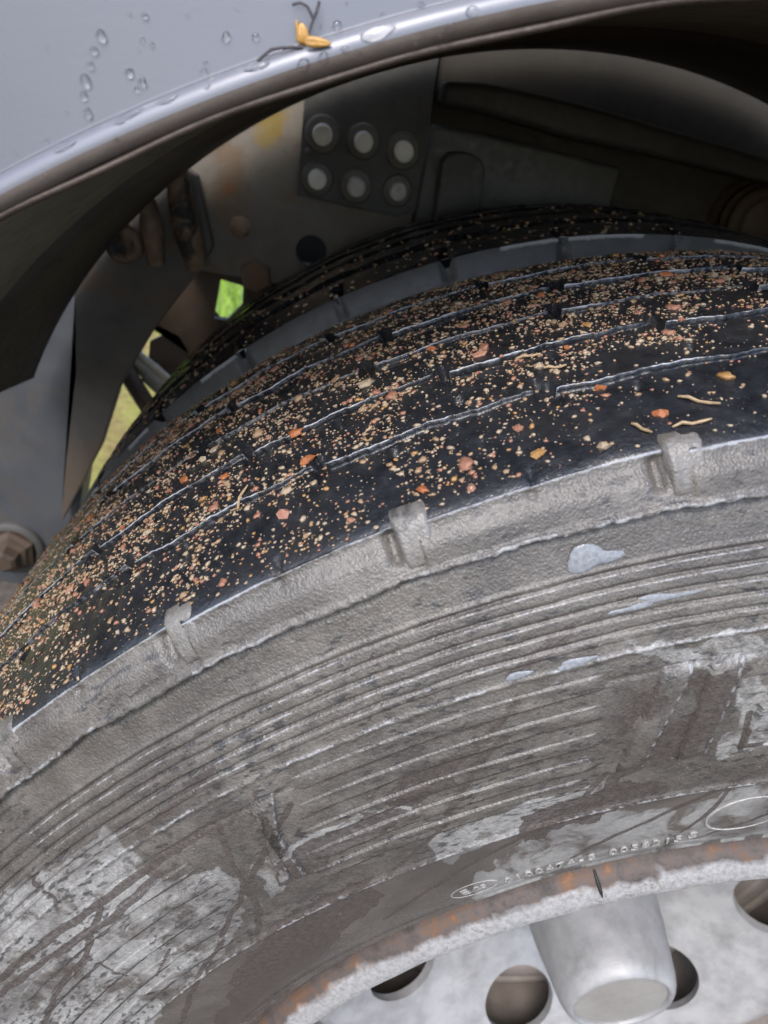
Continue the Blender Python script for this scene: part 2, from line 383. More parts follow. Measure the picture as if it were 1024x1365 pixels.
# fine ribs
inr = sstep(.4712, .4705, Rg) * sstep(.4452, .4462, Rg)
ph = (Rg - .4462) / .0050; nrib = .35 + .9 * noise2(U, Rg, 6, 90)
pq = np.abs(((ph + .12 * (noise2(U, Rg * 0, 31, 60) - .5)) % 1) - .5)
h += inr * (.0006 - .0016 * gauss(pq, .13) * np.clip(.25 + 1.3 * noise2(U, Rg * .6, 36, 70), .3, 1.1) + .0008 * (nrib - .8))
relief_shade = np.maximum(relief_shade, .8 * inr * gauss(pq, .11) * sstep(.25, .5, noise2(U, Rg, 34, 50)) * sstep(.2, .65, noise2(U, Rg, 37, 120)))  # shade and dirt fill of the rib grooves painted dark
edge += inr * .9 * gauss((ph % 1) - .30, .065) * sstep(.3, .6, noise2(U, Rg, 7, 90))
# fine moulding rings on the buttress flat
h += .00010 * sstep(.4712, .4722, Rg) * sstep(.4815, .4805, Rg) * np.sin(Rg * 2 * PI / .0013)
# ridge rings either side of the lettering band
for r0, hh, ww, wid in ((.4405, .0007, .0009, .0), (.3622, .0014, .0011, 0), (.4315, -.0005, .0011, 0)):
    wv = .0003 * noise1(TH * 5, int(r0 * 1e4))[:, None]
    h += hh * gauss(Rg - r0 - wv, ww)
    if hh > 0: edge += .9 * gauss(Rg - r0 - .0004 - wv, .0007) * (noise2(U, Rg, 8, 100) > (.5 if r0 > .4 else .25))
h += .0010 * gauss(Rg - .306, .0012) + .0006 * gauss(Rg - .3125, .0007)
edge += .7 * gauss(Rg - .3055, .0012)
# dents beside each lug, little nick in the shoulder line
fl = np.minimum(frac_lug, 1 - frac_lug)[:, None]
fdeg = (((TD + 21.3 + PITCH / 2) % PITCH) - PITCH / 2)
h -= .0035 * gauss(fdeg + 1.0, .22) * sstep(.4885, .491, Rg)
h -= .0015 * gauss(fdeg - 4.3, .16) * sstep(.496, .4985, Rg)
# worn lumpy surface
h += .00025 * (noise2(U, Rg, 10, 260) - .5) * sstep(.36, .37, Rg) * sstep(.480, .470, Rg)
h += .0010 * (noise2(U, Rg, 12, 18) - .5)
h *= sstep(.5001, .4985, Rg)
smooth = sstep(.3640, .3600, Rg)
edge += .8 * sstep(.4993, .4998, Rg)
# the raised stripes of the lettering (angle from, angle to, outer radius, width)
STRIPES = [(-41.3, -25.0, .4355, .0070), (-41.9, -25.2, .4235, .0070), (-42.8, -25.6, .4105, .0070), (-43.8, -26.2, .398, .0070), (-44.6, -26.8, .3865, .0070),
           (-66.5, -47.9, .4225, .0058), (-68, -48.5, .4115, .0058), (-69, -49.9, .3985, .0058), (-70, -50.8, .3865, .0058), (-70.5, -51.8, .3760, .0058)]
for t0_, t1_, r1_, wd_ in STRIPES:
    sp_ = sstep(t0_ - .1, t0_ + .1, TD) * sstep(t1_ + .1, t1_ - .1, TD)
    relief_shade = np.maximum(relief_shade, .85 * sp_ * gauss(Rg - (r1_ - wd_ - .0006), .0007) * sstep(.15, .5, noise2(U, Rg, 41, 60)))  # shade line painted just below each stripe
    edge = np.maximum(edge, .62 * sp_ * gauss(Rg - (r1_ + .0008), .0004) * sstep(.35, .7, noise2(U, Rg, 42, 60)))  # highlight painted along the stripe's outer edge
# masks traced from image pixels onto the tyre: wet runs and dried dust
def seg_mask(segs):
    m = np.zeros_like(Rg); rw = Rg + .0016 * (noise2(U, Rg, 13, 130) - .5); uw = TD * PI / 180 * Rg + .0024 * (noise2(U, Rg, 14, 120) - .5)
    for wpx, pts in segs:
        hw = wpx / 2600. * .40
        for (t0, r0), (t1, r1) in zip(pts, pts[1:]):
            x0, y0, x1, y1 = math.radians(t0) * r0, r0, math.radians(t1) * r1, r1
            x0 = math.radians(t0) * .5 * (r0 + r1); x1 = math.radians(t1) * .5 * (r0 + r1)
            X = TD * PI / 180 * (.5 * (r0 + r1)) + (uw - TD * PI / 180 * Rg)
            dx, dy = x1 - x0, y1 - y0; L2 = dx * dx + dy * dy + 1e-12
            t = np.clip(((X - x0) * dx + (rw - y0) * dy) / L2, 0, 1)
            d = np.hypot(X - x0 - t * dx, rw - y0 - t * dy)
            m = np.maximum(m, 1 - sstep(hw * .6, hw * 1.5, d))
    return m
def poly_mask(polys, soft=.004):
    m = np.zeros_like(Rg); jx = .010 * (noise2(U, Rg, 15, 75) - .5) + .006 * (noise2(U, Rg, 16, 190) - .5)
    X = np.radians(TD) * .40 + jx; Y = Rg + .7 * (.010 * (noise2(U, Rg, 17, 75) - .5) + .006 * (noise2(U, Rg, 18, 190) - .5))
    for p in polys:
        ins = np.zeros(Rg.shape, bool); q = [(math.radians(a) * .40, b) for a, b in p]
        for (xa, ya), (xb, yb) in zip(q, q[1:] + q[:1]):
            c = (ya > Y) != (yb > Y)
            xi = (xb - xa) * (Y - ya) / (yb - ya + 1e-12) + xa
            ins ^= c & (X < xi)
        m = np.maximum(m, ins.astype(float))
    return m
STREAKS = [(8,[(-41.598,0.425),(-44.16,0.411),(-47.598,0.396),(-50.487,0.385),(-53.967,0.372),(-57.116,0.365),(-62.887,0.35),(-66.18,0.344)]),(4,[(-42.567,0.436),(-43.451,0.423),(-44.345,0.41),(-45.832,0.39)]),(8,[(-45.285,0.43),(-46.501,0.413),(-47.598,0.396),(-49.161,0.378),(-51.821,0.362)]),(9,[(-54.822,0.426),(-59.285,0.413),(-62.254,0.412),(-68.147,0.404)]),(5,[(-59.137,0.411),(-60.03,0.39)]),(4,[(-55.912,0.388),(-59.138,0.379)]),(10,[(-66.123,0.429),(-60.718,0.424),(-54.929,0.42),(-50.26,0.424)]),(12,[(-64.693,0.433),(-54.15,0.428),(-45.595,0.431)]),(11,[(-49.205,0.442),(-45.903,0.447),(-43.341,0.452)]),(8,[(-55.779,0.455),(-56.034,0.44)]),(5,[(-49.795,0.452),(-48.849,0.445)]),(14,[(-29.383,0.443),(-27.894,0.448),(-26.634,0.453)]),(9,[(-29.369,0.435),(-30.606,0.426),(-31.751,0.42)]),(11,[(-30.567,0.42),(-32.558,0.409),(-34.225,0.396),(-35.11,0.388)]),(7,[(-26.027,0.386),(-28.987,0.365),(-32.449,0.355),(-36.954,0.345),(-44.673,0.328)]),(6,[(-35.317,0.384),(-37.528,0.375),(-41.279,0.361)]),(14,[(-23.389,0.401),(-24.193,0.386),(-25.653,0.383),(-26.368,0.374)]),(8,[(-16.972,0.372),(-19.355,0.36),(-21.53,0.352),(-23.905,0.343),(-27.653,0.331),(-29.437,0.323)]),(7,[(-18.871,0.359),(-20.023,0.338),(-21.534,0.323)]),(7,[(-15.319,0.334),(-17.206,0.326),(-19.882,0.316)]),(8,[(-19.186,0.426),(-20.07,0.422),(-20.476,0.416),(-20.807,0.399),(-20.754,0.385)]),(6,[(-18.863,0.405),(-19.0,0.384)]),(6,[(-28.204,0.46),(-29.813,0.458)])]
WETP = [[(-21.533,0.424),(-19.991,0.431),(-20.381,0.417),(-20.953,0.401),(-21.826,0.383),(-23.754,0.381),(-23.2,0.401),(-22.024,0.41)],[(-24.05,0.423),(-22.56,0.43),(-23.057,0.418),(-24.753,0.4),(-24.948,0.405)],[(-66.097,0.324),(-53.098,0.359),(-45.114,0.37),(-41.495,0.366),(-42.072,0.348),(-46.891,0.334),(-56.094,0.314),(-66.823,0.295)],[(-36.695,0.409),(-33.7,0.419),(-31.026,0.42),(-31.71,0.412),(-34.474,0.404),(-36.742,0.398)],[(-44.184,0.402),(-38.077,0.407),(-36.231,0.396),(-40.577,0.388),(-44.706,0.388)],[(-31.149,0.373),(-24.081,0.376),(-22.272,0.366),(-26.897,0.355),(-32.001,0.35)]]
PALEP = [[(-59.17,0.454),(-54.506,0.455),(-50.796,0.448),(-50.035,0.419),(-47.017,0.413),(-48.401,0.386),(-54.623,0.365),(-66.499,0.358),(-69.486,0.421)],[(-38.113,0.321),(-31.883,0.353),(-26.86,0.358),(-22.061,0.348),(-16.532,0.361),(-13.885,0.311),(-21.07,0.302),(-29.858,0.308),(-38.337,0.299)],[(-37.788,0.373),(-33.587,0.38),(-29.945,0.383),(-26.568,0.383),(-25.347,0.379),(-29.573,0.364),(-37.044,0.354)],[(-45.817,0.406),(-42.746,0.406),(-38.862,0.409),(-35.967,0.4),(-39.184,0.393),(-44.47,0.39),(-47.789,0.382)],[(-51.845,0.285),(-41.604,0.296),(-34.093,0.299),(-28.77,0.298),(-39.085,0.29),(-50.37,0.282)],[(-24.578,0.444),(-18.453,0.436),(-17.342,0.382),(-19.968,0.382),(-19.634,0.423)]]
wet = np.maximum(np.maximum(seg_mask(STREAKS), poly_mask(WETP)), relief_shade); pale = poly_mask(PALEP)  # wet runs joined with the painted relief shade
# other parts of the tyre, outside the picture, weather the same way
oth = (TD > -14) | (TD < -70)
pale = np.where(oth, (noise2(U, Rg, 19, 30) > .5) * 1.0, pale)
wet = np.where(oth, np.clip((noise2(U * 1.6 + Rg, Rg * .8 - U * .6, 20, 40) - .62) * 5, 0, 1), wet)
def grid_faces(n, m, closed=True):
    i = np.arange(n if closed else n - 1)[:, None]; j = np.arange(m - 1)[None, :]; i2 = (i + 1) % n
    return np.stack([i * m + j, i2 * m + j, i2 * m + j + 1, i * m + j + 1], -1).reshape(-1, 4)
# displacement runs along the profile normal in the (r, y) plane
dr = np.gradient(rr); dyy = np.gradient(ys); L = np.hypot(dr, dyy); nr, ny = -dyy / L, dr / L       # points to -y
sgn = np.where(ny > 0, -1, 1); nr, ny = nr * sgn, ny * sgn
shift = sh_off[:, None] * sstep(.480, .5, Rg)
Rd = Rg + h * nr[None, :]; Yd = Yg + h * ny[None, :] + shift
V = np.stack([Rd * np.sin(Tg), Yd, Rd * np.cos(Tg)], -1).reshape(-1, 3)
m_ = len(rr)
uvs = np.stack([(Tg * .42), Rg], -1).reshape(-1, 2)
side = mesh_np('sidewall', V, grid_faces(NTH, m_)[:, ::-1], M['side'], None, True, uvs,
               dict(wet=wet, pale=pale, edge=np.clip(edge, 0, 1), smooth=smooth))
sub(side, wheel)
RORD = rr[::-1]
def look(A, th_, r_):
    i = np.clip(np.searchsorted(TH, th_), 0, NTH - 1); j = len(rr) - 1 - np.clip(np.searchsorted(RORD, r_), 0, len(rr) - 1); return A[i, j]
def surf(t_deg, r):                  # point on the outer sidewall, for things moulded on it
    t = math.radians(t_deg); y = float(np.interp(r, rr[::-1], ys[::-1])); return np.array([r * math.sin(t), y, r * math.cos(t)])

# ---- tread of the outer tyre: six ribs between five worn grooves
CY = np.array([-.118, -.1165, -.113, -.105, -.09, -.07, -.035, 0, .037, .07, .09, .1, .110, .116, .118])
CR = np.array([.500, .5012, .5024, .5042, .5066, .5085, .5103, .5106, .5100, .5085, .5066, .505, .5026, .5008, .499])
def crown(y): return np.interp(y, CY, CR)
GY = [-.0735, -.0372, -.0015, .0335, .0725]; GW = [.0016, .0021, .0013, .0028, .003]; GD = [.0032, .0052, .0026, .0068, .0062]
GB = [-24.6, -18.5, -21.9, -20.6, -24.0]              # angles of the sipe breaks of each groove
rows = []                                            # (y, groove index or -1, depth weight, edge weight)
def fill(a, b, step):
    n = max(1, int(round((b - a) / step))); return [(a + (b - a) * i / n, -1, 0, 0) for i in range(n)]
cur = -.118; seq = [(-.118, -1, 0, 1.0), (-.1177, -1, 0, .6), (-.1172, -1, 0, .0), (-.116, -1, 0, 0)]; cur = -.1145
cuts = []
for g, (gy, gw, gd) in enumerate(zip(GY, GW, GD)):
    seq += fill(cur, gy - gw - .003, .0016)
    seq += [(gy - gw - .003, g, 0, 0), (gy - gw - .001, g, .02, 0), (gy - gw, g, .12, 0), (gy - gw + .0003, g, .9, 0)]
    cuts.append(len(seq))
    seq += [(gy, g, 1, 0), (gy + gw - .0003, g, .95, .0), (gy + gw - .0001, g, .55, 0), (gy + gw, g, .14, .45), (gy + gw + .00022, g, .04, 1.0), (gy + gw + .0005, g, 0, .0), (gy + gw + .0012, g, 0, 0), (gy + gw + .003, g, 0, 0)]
    cur = gy + gw + .0045
seq += fill(cur, .112, .0018) + [(.112, -1, 0, 0), (.115, -1, 0, 0), (.1168, -1, 0, 0), (.118, -1, 0, 0)]
Y0 = np.array([s[0] for s in seq]); GI = np.array([s[1] for s in seq]); DW = np.array([s[2] for s in seq]); EW = np.array([s[3] for s in seq])
knots = [-.118] + GY + [.118]
offs = [sh_off]
for g in range(5):
    fr = ((THD - GB[g]) / PITCH) % 1.0
    tri = np.abs(((fr * 2.0) % 1) - .5) * 2 - .5
    o_ = (fr - .5) * .0042 * (1 if g != 2 else .4) + tri * .0024 + .0006 * noise1(TH * 9, 30 + g)
    offs.append(o_)
offs.append(np.zeros(NTH)); offs = np.array(offs)
OFF = np.empty((NTH, len(Y0)))
kidx = np.array(knots)
for i in range(NTH): OFF[i] = np.interp(Y0, kidx, offs[:, i])
Yt = Y0[None, :] + OFF
Tt = np.broadcast_to(TH[:, None], Yt.shape)
dep = np.zeros_like(Yt); ed = np.broadcast_to(EW[None, :], Yt.shape).copy()
for g in range(5):
    fr = ((THD - GB[g]) / PITCH) % 1.0
    life = (1.0 - .55 * fr ** 1.5) * (.75 + .5 * noise2(TH * .5, TH * 0, 40 + g, 30))       # wear fades each groove along its pitch
    if g in (0, 2): life = life * (.75 + .4 * (noise2(TH * .5, TH * 0, 60 + g, 14) > .42))
    sel = GI == g
    dep[:, sel] += (GD[g] * life)[:, None] * DW[sel][None, :]
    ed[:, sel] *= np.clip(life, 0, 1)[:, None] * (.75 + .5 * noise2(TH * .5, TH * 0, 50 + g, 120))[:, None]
    # the rib in front of the groove is rounded down by heel-and-toe wear
    near = np.clip((Y0 - (GY[g] - GW[g] - .010)) / .010, 0, 1) * (Y0 < GY[g])
    dep += (.0011 * (1 - fr))[:, None] * near[None, :]
    # sipe cut across the line at the start of each pitch
    ad = np.minimum(fr, 1 - fr) * PITCH
    cut = (ad < .30)[:, None] * ((Y0 > GY[g] - .0095) & (Y0 < GY[g] + .0085))[None, :]
    dep = np.maximum(dep, cut * (.0062 if g else .004)); ed = np.where(cut, 0, ed)
# short blind sipes beside the grooves
for g, dth, y1, y2 in ((1, 4.7, -.0135, -.006), (0, 3.3, -.011, -.005), (2, 5.2, .004, .010), (0, 6.4, .008, .014), (3, 4.2, -.014, -.008)):
    fr = ((THD - GB[g] - dth) / PITCH) % 1.0; ad = np.minimum(fr, 1 - fr) * PITCH
    dep = np.maximum(dep, (ad < .2)[:, None] * ((Y0 > GY[g] + y1) & (Y0 < GY[g] + y2))[None, :] * .005)
UU = Tt * .5
dep -= .0009 * (noise2(UU, Yt + 5, 70, 45) - .5) + .0005 * (noise2(UU, Yt + 5, 71, 170) - .5) * (np.abs(Yt) < .112)
# the shoulder line: broken pale scuff with a painted glint
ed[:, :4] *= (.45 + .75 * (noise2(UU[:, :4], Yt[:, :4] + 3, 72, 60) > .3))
nick = (np.abs(((THD + 17.0) % PITCH) - 0) < .25)
dep[:, :6] += nick[:, None] * .0015
dep[:, 0] = 0
Rt = crown(Y0)[None, :] - dep
TDt = np.degrees(Tt)
mud = sstep(-46, -54, TDt) * sstep(-.035, .03, Yt) * sstep(-75, -66, TDt) * sstep(.1, .07, Yt)
V = np.stack([Rt * np.sin(Tt), Yt, Rt * np.cos(Tt)], -1)
# weld the first row to the sidewall's first row
V[:, 0] = np.stack([Rd[:, 0] * np.sin(TH), Yd[:, 0], Rd[:, 0] * np.cos(TH)], -1)
bounds = [0] + cuts + [len(Y0) - 1]
for a, b in zip(bounds, bounds[1:]):
    sl_ = slice(a, b + 1); n_ = b + 1 - a
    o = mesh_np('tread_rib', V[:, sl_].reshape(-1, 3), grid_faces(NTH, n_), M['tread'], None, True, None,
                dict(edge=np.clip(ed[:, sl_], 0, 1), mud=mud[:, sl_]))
    sub(o, wheel)
def tread_r(t_deg, y):
    i = int(np.argmin(np.abs(THD - t_deg))); j = int(np.argmin(np.abs(Yt[i] - y))); return Rt[i, j]

# ---- shoulder lugs
def curved_block(name, t0, t1, r0, r1, hgt, mat, part, nt_=10, nr_=5, skew=0.0, lo=-.0012, pad=.12, kind='side', yshift=0.0, side_edge=False):
    """a raised block that follows the sidewall: angles t0..t1 (deg), radii r0..r1, skew = shift of angle per metre of radius"""
    tt = np.linspace(0, 1, nt_); ra = np.linspace(0, 1, nr_); P = []; ee = []; shade_ = []
    for i in tt:
        for j in ra:
            r = r0 + (r1 - r0) * j; t = t0 + (t1 - t0) * i + skew * (r - r0)
            e = min(i / pad if pad else 1, (1 - i) / pad if pad else 1, j / pad if pad else 1, (1 - j) / pad if pad else 1, 1)
            hh = lo + (hgt - lo) * min(1, max(0, e))
            p = surf(t, r); p[1] -= hh * (1.0 if side_edge else .85 + .2 * math.sin(t * .9 + r * 900)); p[1] += yshift; P.append(p); shade_.append(.75 if j < .15 else 0); ee.append(((.62 if .84 < j < .97 else .0) if not side_edge else (.75 if .78 < i < .97 else 0)) * (.80 + .28 * math.sin(t * 5.3 + r * 900)))  # shade painted at the foot, highlight painted near the edge
    P = np.array(P); ee = np.array(ee)
    F = grid_faces(nt_, nr_, False)[:, ::-1]
    r_ = np.hypot(P[:, 0], P[:, 2]); th_ = np.arctan2(P[:, 0], P[:, 2])
    z = np.zeros(len(P))
    shade_ = np.array(shade_); at_ = dict(wet=np.maximum(look(wet, th_, r_), shade_), pale=look(pale, th_, r_), smooth=z, edge=ee)
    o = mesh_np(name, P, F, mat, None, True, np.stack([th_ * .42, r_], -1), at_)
    sub(o, part); return o
for k_ in range(37):
    t0 = -21.3 + PITCH * (k_ - 6)
    if t0 > 100: t0 -= 0
    d_ = (k_ * 37 % 5 - 2) * .03
    P = []
    na, nb_ = 15, 11
    # face on the buttress plus a short cap over the tread edge
    prof = [(.4872, .1237, -.0010), (.4876, .1236, .0012), (.489, .1231, .0028), (.492, .1220, .0034), (.496, .1203, .0032), (.4988, .1188, .0028), (.5004, .1180, .0024), (.5020, .1166, .0018), (.5028, .1140, .0010), (.5030, .1105, .0002), (.5010, .1075, -.002)]
    for i in range(na):
        s_ = i / (na - 1); t = math.radians(t0 + d_ + (s_ - .5) * 1.42)
        soft = min(1, 12 * min(s_, 1 - s_))
        for (r, y, hh) in prof:
            hh_ = hh * (.42 + .06 * math.sin(k_ * 3 + r * 800) + .03 * math.sin(k_ * 5 + i * 1.3)) * soft - .0018 * (1 - soft)
            P.append((( r + .35 * hh_) * math.sin(t), -y - hh_ * .9 - .0006, (r + .35 * hh_) * math.cos(t)))
    P = np.array(P); z = np.zeros(len(P)); r_ = np.hypot(P[:, 0], P[:, 2]); th_ = np.arctan2(P[:, 0], P[:, 2])
    o = mesh_np('tread_lug', P, grid_faces(na, nb_, False), M['side'], None, True, np.stack([th_ * .42, r_], -1), dict(wet=z, pale=z + .3, smooth=z + .2, edge=z))
    sub(o, wheel)

# ---- raised lettering: striped block characters between two slanted strokes
def stripe(t0, t1, r1, wid=.0070, hgt=.0010, skew=0, name='letter_stripe'):
    return curved_block(name, t0, t1, r1 - wid, r1, hgt, M['side'], wheel, max(8, int(abs(t1 - t0) * 3)), 13, skew, pad=.07)
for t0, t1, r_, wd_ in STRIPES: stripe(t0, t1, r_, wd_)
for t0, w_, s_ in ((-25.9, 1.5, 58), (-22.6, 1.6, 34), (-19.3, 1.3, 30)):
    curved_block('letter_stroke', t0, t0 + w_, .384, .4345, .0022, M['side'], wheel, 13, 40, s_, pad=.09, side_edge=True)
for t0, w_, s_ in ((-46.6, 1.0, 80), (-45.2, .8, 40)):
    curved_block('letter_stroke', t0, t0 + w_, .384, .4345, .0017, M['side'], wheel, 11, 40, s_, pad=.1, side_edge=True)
def ring_on_side(name, tc, rc, ra, rb, rad, tilt=0.0, n=48, a0=0, a1=2 * PI):
    pts = []
    for k_ in range(n + 1):
        a = a0 + (a1 - a0) * k_ / n; u = ra * math.cos(a); v = rb * math.sin(a)
        u, v = u * math.cos(tilt) - v * math.sin(tilt), u * math.sin(tilt) + v * math.cos(tilt)
        r = rc + v; pts.append(surf(tc + math.degrees(u / rc), r) + np.array([0, .0001, 0]))
    o = bm_obj(name, tube_bm(pts, rad, 8, caps=False), M['emboss'], None, True); sub(o, wheel); return o
t_ = NT('embossed_rubber'); n_ = t_.noise(400, 4)
M['emboss'] = t_.out(t_.ramp(n_, (.3, (.19, .182, .172)), (.7, (.36, .35, .335))), .5, t_.bump(n_, .3, .0006))
ring_on_side('approval_oval', -37.25, .3225, .0107, .0068, .00045)
ring_on_side('emblem_ring', -17.4, .3965, .0085, .0105, .0008)
ring_on_side('emblem_ring', -17.4, .3965, .0045, .006, .0006)
ring_on_side('size_panel_outline', -17.0, .336, .016, .0135, .00055, .2)
def glyph(ch, tc, rc, size, name='embossed_digit', hgt=.0004, rot=0.0, sx=1.0):
    cu = bpy.data.curves.new('glyph', 'FONT'); cu.body = ch; cu.size = size; cu.extrude = hgt; cu.bevel_depth = size * .015; cu.bevel_resolution = 1
    cu.align_x = 'CENTER'; cu.align_y = 'CENTER'; cu.resolution_u = 4
    tmp = bpy.data.objects.new('glyph', cu); COL.objects.link(tmp)
    dg = bpy.context.evaluated_depsgraph_get(); me = bpy.data.meshes.new_from_object(tmp.evaluated_get(dg))
    bpy.data.objects.remove(tmp); bpy.data.curves.remove(cu)
    for v in me.vertices:
        x, y, z = v.co; x *= sx
        x, y = x * math.cos(rot) - y * math.sin(rot), x * math.sin(rot) + y * math.cos(rot)
        p = surf(tc + math.degrees(x / rc), rc + y); v.co = (p[0], p[1] - z - .0001, p[2])
    me.materials.clear(); me.materials.append(M['emboss']); me.name = name
    o = bpy.data.objects.new(name, me); COL.objects.link(o); sub(o, wheel); return o
txt = '0100474-S 0058215'
for k_, ch in enumerate(txt):
    if ch != ' ': glyph(ch, -34.55 + k_ * .825, .3197 + .0006 * (k_ / 16), .0085, sx=.85)
glyph('S', -20.3, .322, .0080)
glyph('E', -38.0, .3228, .0082); glyph('2', -37.0, .3226, .0056); glyph('3', -36.45, .3226, .0056)

# ---- steel rim, disc and hub cap
rim_prof = [(.2985, -.108), (.2965, -.1165), (.2955, -.1205), (.2940, -.1240), (.2922, -.1268), (.2895, -.1288), (.2860, -.1303), (.2825, -.1313), (.2800, -.1314), (.2787, -.1306), (.2780, -.1290), (.2775, -.126), (.2765, -.115), (.2745, -.10), (.272, -.085), (.262, -.06), (.258, -.03), (.257, .02), (.258, .06), (.262, .09), (.274, .115), (.2985, .125)]
rim_prof, barrel_prof = rim_prof[:15], rim_prof[14:15] + [(.264, -.066), (.260, -.06), (.2585, -.03), (.2575, -.012), (.2575, .010), (.2555, .012), (.2555, .022), (.2575, .024)] + rim_prof[18:]
rp = np.array(rim_prof); tt_ = np.linspace(0, 1, len(rp)); tq = np.linspace(0, 1, 90)
rim = lathe('rim', np.stack([np.interp(tq, tt_, rp[:, 0]), np.interp(tq, tt_, rp[:, 1])], -1), M['rim'], None, n=400, wob=.0002); sub(rim, wheel)
barrel = lathe('rim_barrel', barrel_prof, M['drum'], None, n=160); sub(barrel, wheel)
disc_prof = [(.050, .029), (.075, .029), (.090, .028), (.100, .0255), (.110, .0205), (.122, .0125), (.14, .001), (.16, -.012), (.18, -.0245), (.20, -.036), (.22, -.046), (.236, -.053), (.248, -.0570), (.2560, -.058), (.2600, -.056), (.2600, -.050), (.25, -.0475), (.235, -.043), (.215, -.034), (.19, -.0205), (.165, -.004), (.145, .0095), (.125, .023), (.112, .032), (.10, .037), (.075, .039), (.050, .039), (.050, .029)]
disc_prof = [(r, y + .045) for r, y in disc_prof]
disc = lathe('wheel_disc', disc_prof, M['silver'], None, n=144)
cut = []
for k_ in range(8):
    a = math.radians(-178 + 45 * k_); ra_, rb_ = .183 - .06 * .52, .183 + .06 * .52; bm = tube_bm([(ra_ * math.sin(a), .019 - .06 * .85, ra_ * math.cos(a)), (rb_ * math.sin(a), .019 + .06 * .85, rb_ * math.cos(a))], .0345, 48)
    bmesh.ops.recalc_face_normals(bm, faces=bm.faces)
    cut.append(bm_obj('cut', bm, M['silver']))
boolean_cut(disc, cut); sub(disc, wheel)
disc.data.set_sharp_from_angle(angle=math.radians(35))
cap = lathe('hub_cap', [(.060, .076), (.0575, .04), (.0545, .01), (.052, -.012), (.0495, -.026), (.0470, -.041), (.0452, -.0515), (.0434, -.0575), (.0414, -.0613), (.0394, -.0633), (.0376, -.0638), (.0363, -.0633), (.0356, -.0622), (.0352, -.0605)], M['silver'], None, n=96); sub(cap, wheel)
face_ = lathe('cap_face', [(.0356, -.0610), (.030, -.0613), (.015, -.0615), (.0001, -.0615)], M['face'], None, n=64); sub(face_, wheel)
for a in (-24, 66, 156, 246):                    # small rivet dimples on the disc
    t = math.radians(a); o = lathe('rivet', [(.0055, .0), (.005, -.0018), (.003, -.0028), (.0001, -.003)], M['silver'], None, cx=.222 * math.sin(t), cz=.222 * math.cos(t), n=20)
    o.data.transform(Matrix.Translation((0, -.0015, 0))); sub(o, wheel)
# balance clip: dark nick hooked over the flange
pts = [np.array([r * math.sin(math.radians(-27.9)), y, r * math.cos(math.radians(-27.9))]) for r, y in ((.2950, -.1235), (.2925, -.1280), (.2890, -.1305), (.2865, -.1315))]
o = bm_obj('balance_clip', tube_bm(pts, [.0006, .0008, .0008, .0003], 8), M['clip_shade'], None, True); sub(o, wheel)
drum = lathe('brake_drum', [(.10, .085), (.203, .085), (.205, .062), (.207, .0595), (.210, .0585), (.222, .0585), (.225, .060), (.227, .063), (.229, .063), (.231, .060), (.238, .059), (.242, .063), (.243, .07), (.243, .26)], M['drum'], None, n=128)
sub(drum, wheel)

# ---- inner tyre of the pair
th2 = np.radians(np.concatenate([np.arange(-84, 20, .35), np.arange(20, 276, 2.0)])); n2 = len(th2); td2 = np.degrees(th2)
y2 = np.concatenate([[.180, .1804, .1812, .183], np.arange(.186, .41, .004), [.412, .415, .416]])
fr2 = ((td2 + 24.6) / 9.0) % 1.0
T2, YY2 = np.meshgrid(th2, y2, indexing='ij'); R2 = np.interp(YY2, [.18, .19, .21, .26, .31, .36, .40, .416], [.500, .5008, .5016, .5022, .4990, .4945, .488, .478])
slot = np.minimum(fr2, 1 - fr2) * 9.0
d2 = .0006 * (noise2(T2 * .5, YY2, 80, 90) - .5) * 2
for gy in (.225, .262, .300, .337, .375): d2 += .009 * (np.abs(YY2 - gy - .002 * np.sin(T2 * 40)) < .0045)
d2 += .008 * (slot < .35)[:, None] * (YY2 < .205); d2[:, :2] *= 0
R2 = R2 - d2
V2 = np.stack([R2 * np.sin(T2), YY2, R2 * np.cos(T2)], -1).reshape(-1, 3); z2 = np.zeros(len(V2))
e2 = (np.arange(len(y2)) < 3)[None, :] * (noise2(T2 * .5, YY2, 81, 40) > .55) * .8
o = mesh_np('tread_band', V2, grid_faces(n2, len(y2)), M['tread'], None, True, None, dict(edge=e2, mud=z2)); sub(o, wheel2)
r2 = np.array([.500, .4996, .499, .496, .492, .488, .484, .482, .478, .470, .45, .42, .39, .36, .33, .31, .298])
q2 = np.interp(r2, PR[::-1], PY[::-1])
T3, R3 = np.meshgrid(th2, r2, indexing='ij'); Y3 = np.broadcast_to(q2, R3.shape) + .298
Y3 = Y3 + .004 * (slot < .30)[:, None] * (R3 > .486)
t_ = NT('clean_grey_black_rubber'); n_ = t_.noise(60, 5, .6); n3 = t_.noise(300, 4)
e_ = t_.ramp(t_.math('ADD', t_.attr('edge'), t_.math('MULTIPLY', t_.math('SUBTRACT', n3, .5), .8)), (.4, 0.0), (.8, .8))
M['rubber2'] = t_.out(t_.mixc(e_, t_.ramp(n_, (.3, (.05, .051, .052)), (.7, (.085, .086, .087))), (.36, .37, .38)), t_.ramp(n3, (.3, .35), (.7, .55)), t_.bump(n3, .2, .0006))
V3 = np.stack([R3 * np.sin(T3), Y3, R3 * np.cos(T3)], -1).reshape(-1, 3)
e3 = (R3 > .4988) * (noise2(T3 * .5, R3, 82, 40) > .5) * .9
o = mesh_np('sidewall', V3, grid_faces(n2, len(r2))[:, ::-1], M['rubber2'], None, True, None, dict(edge=e3)); sub(o, wheel2)
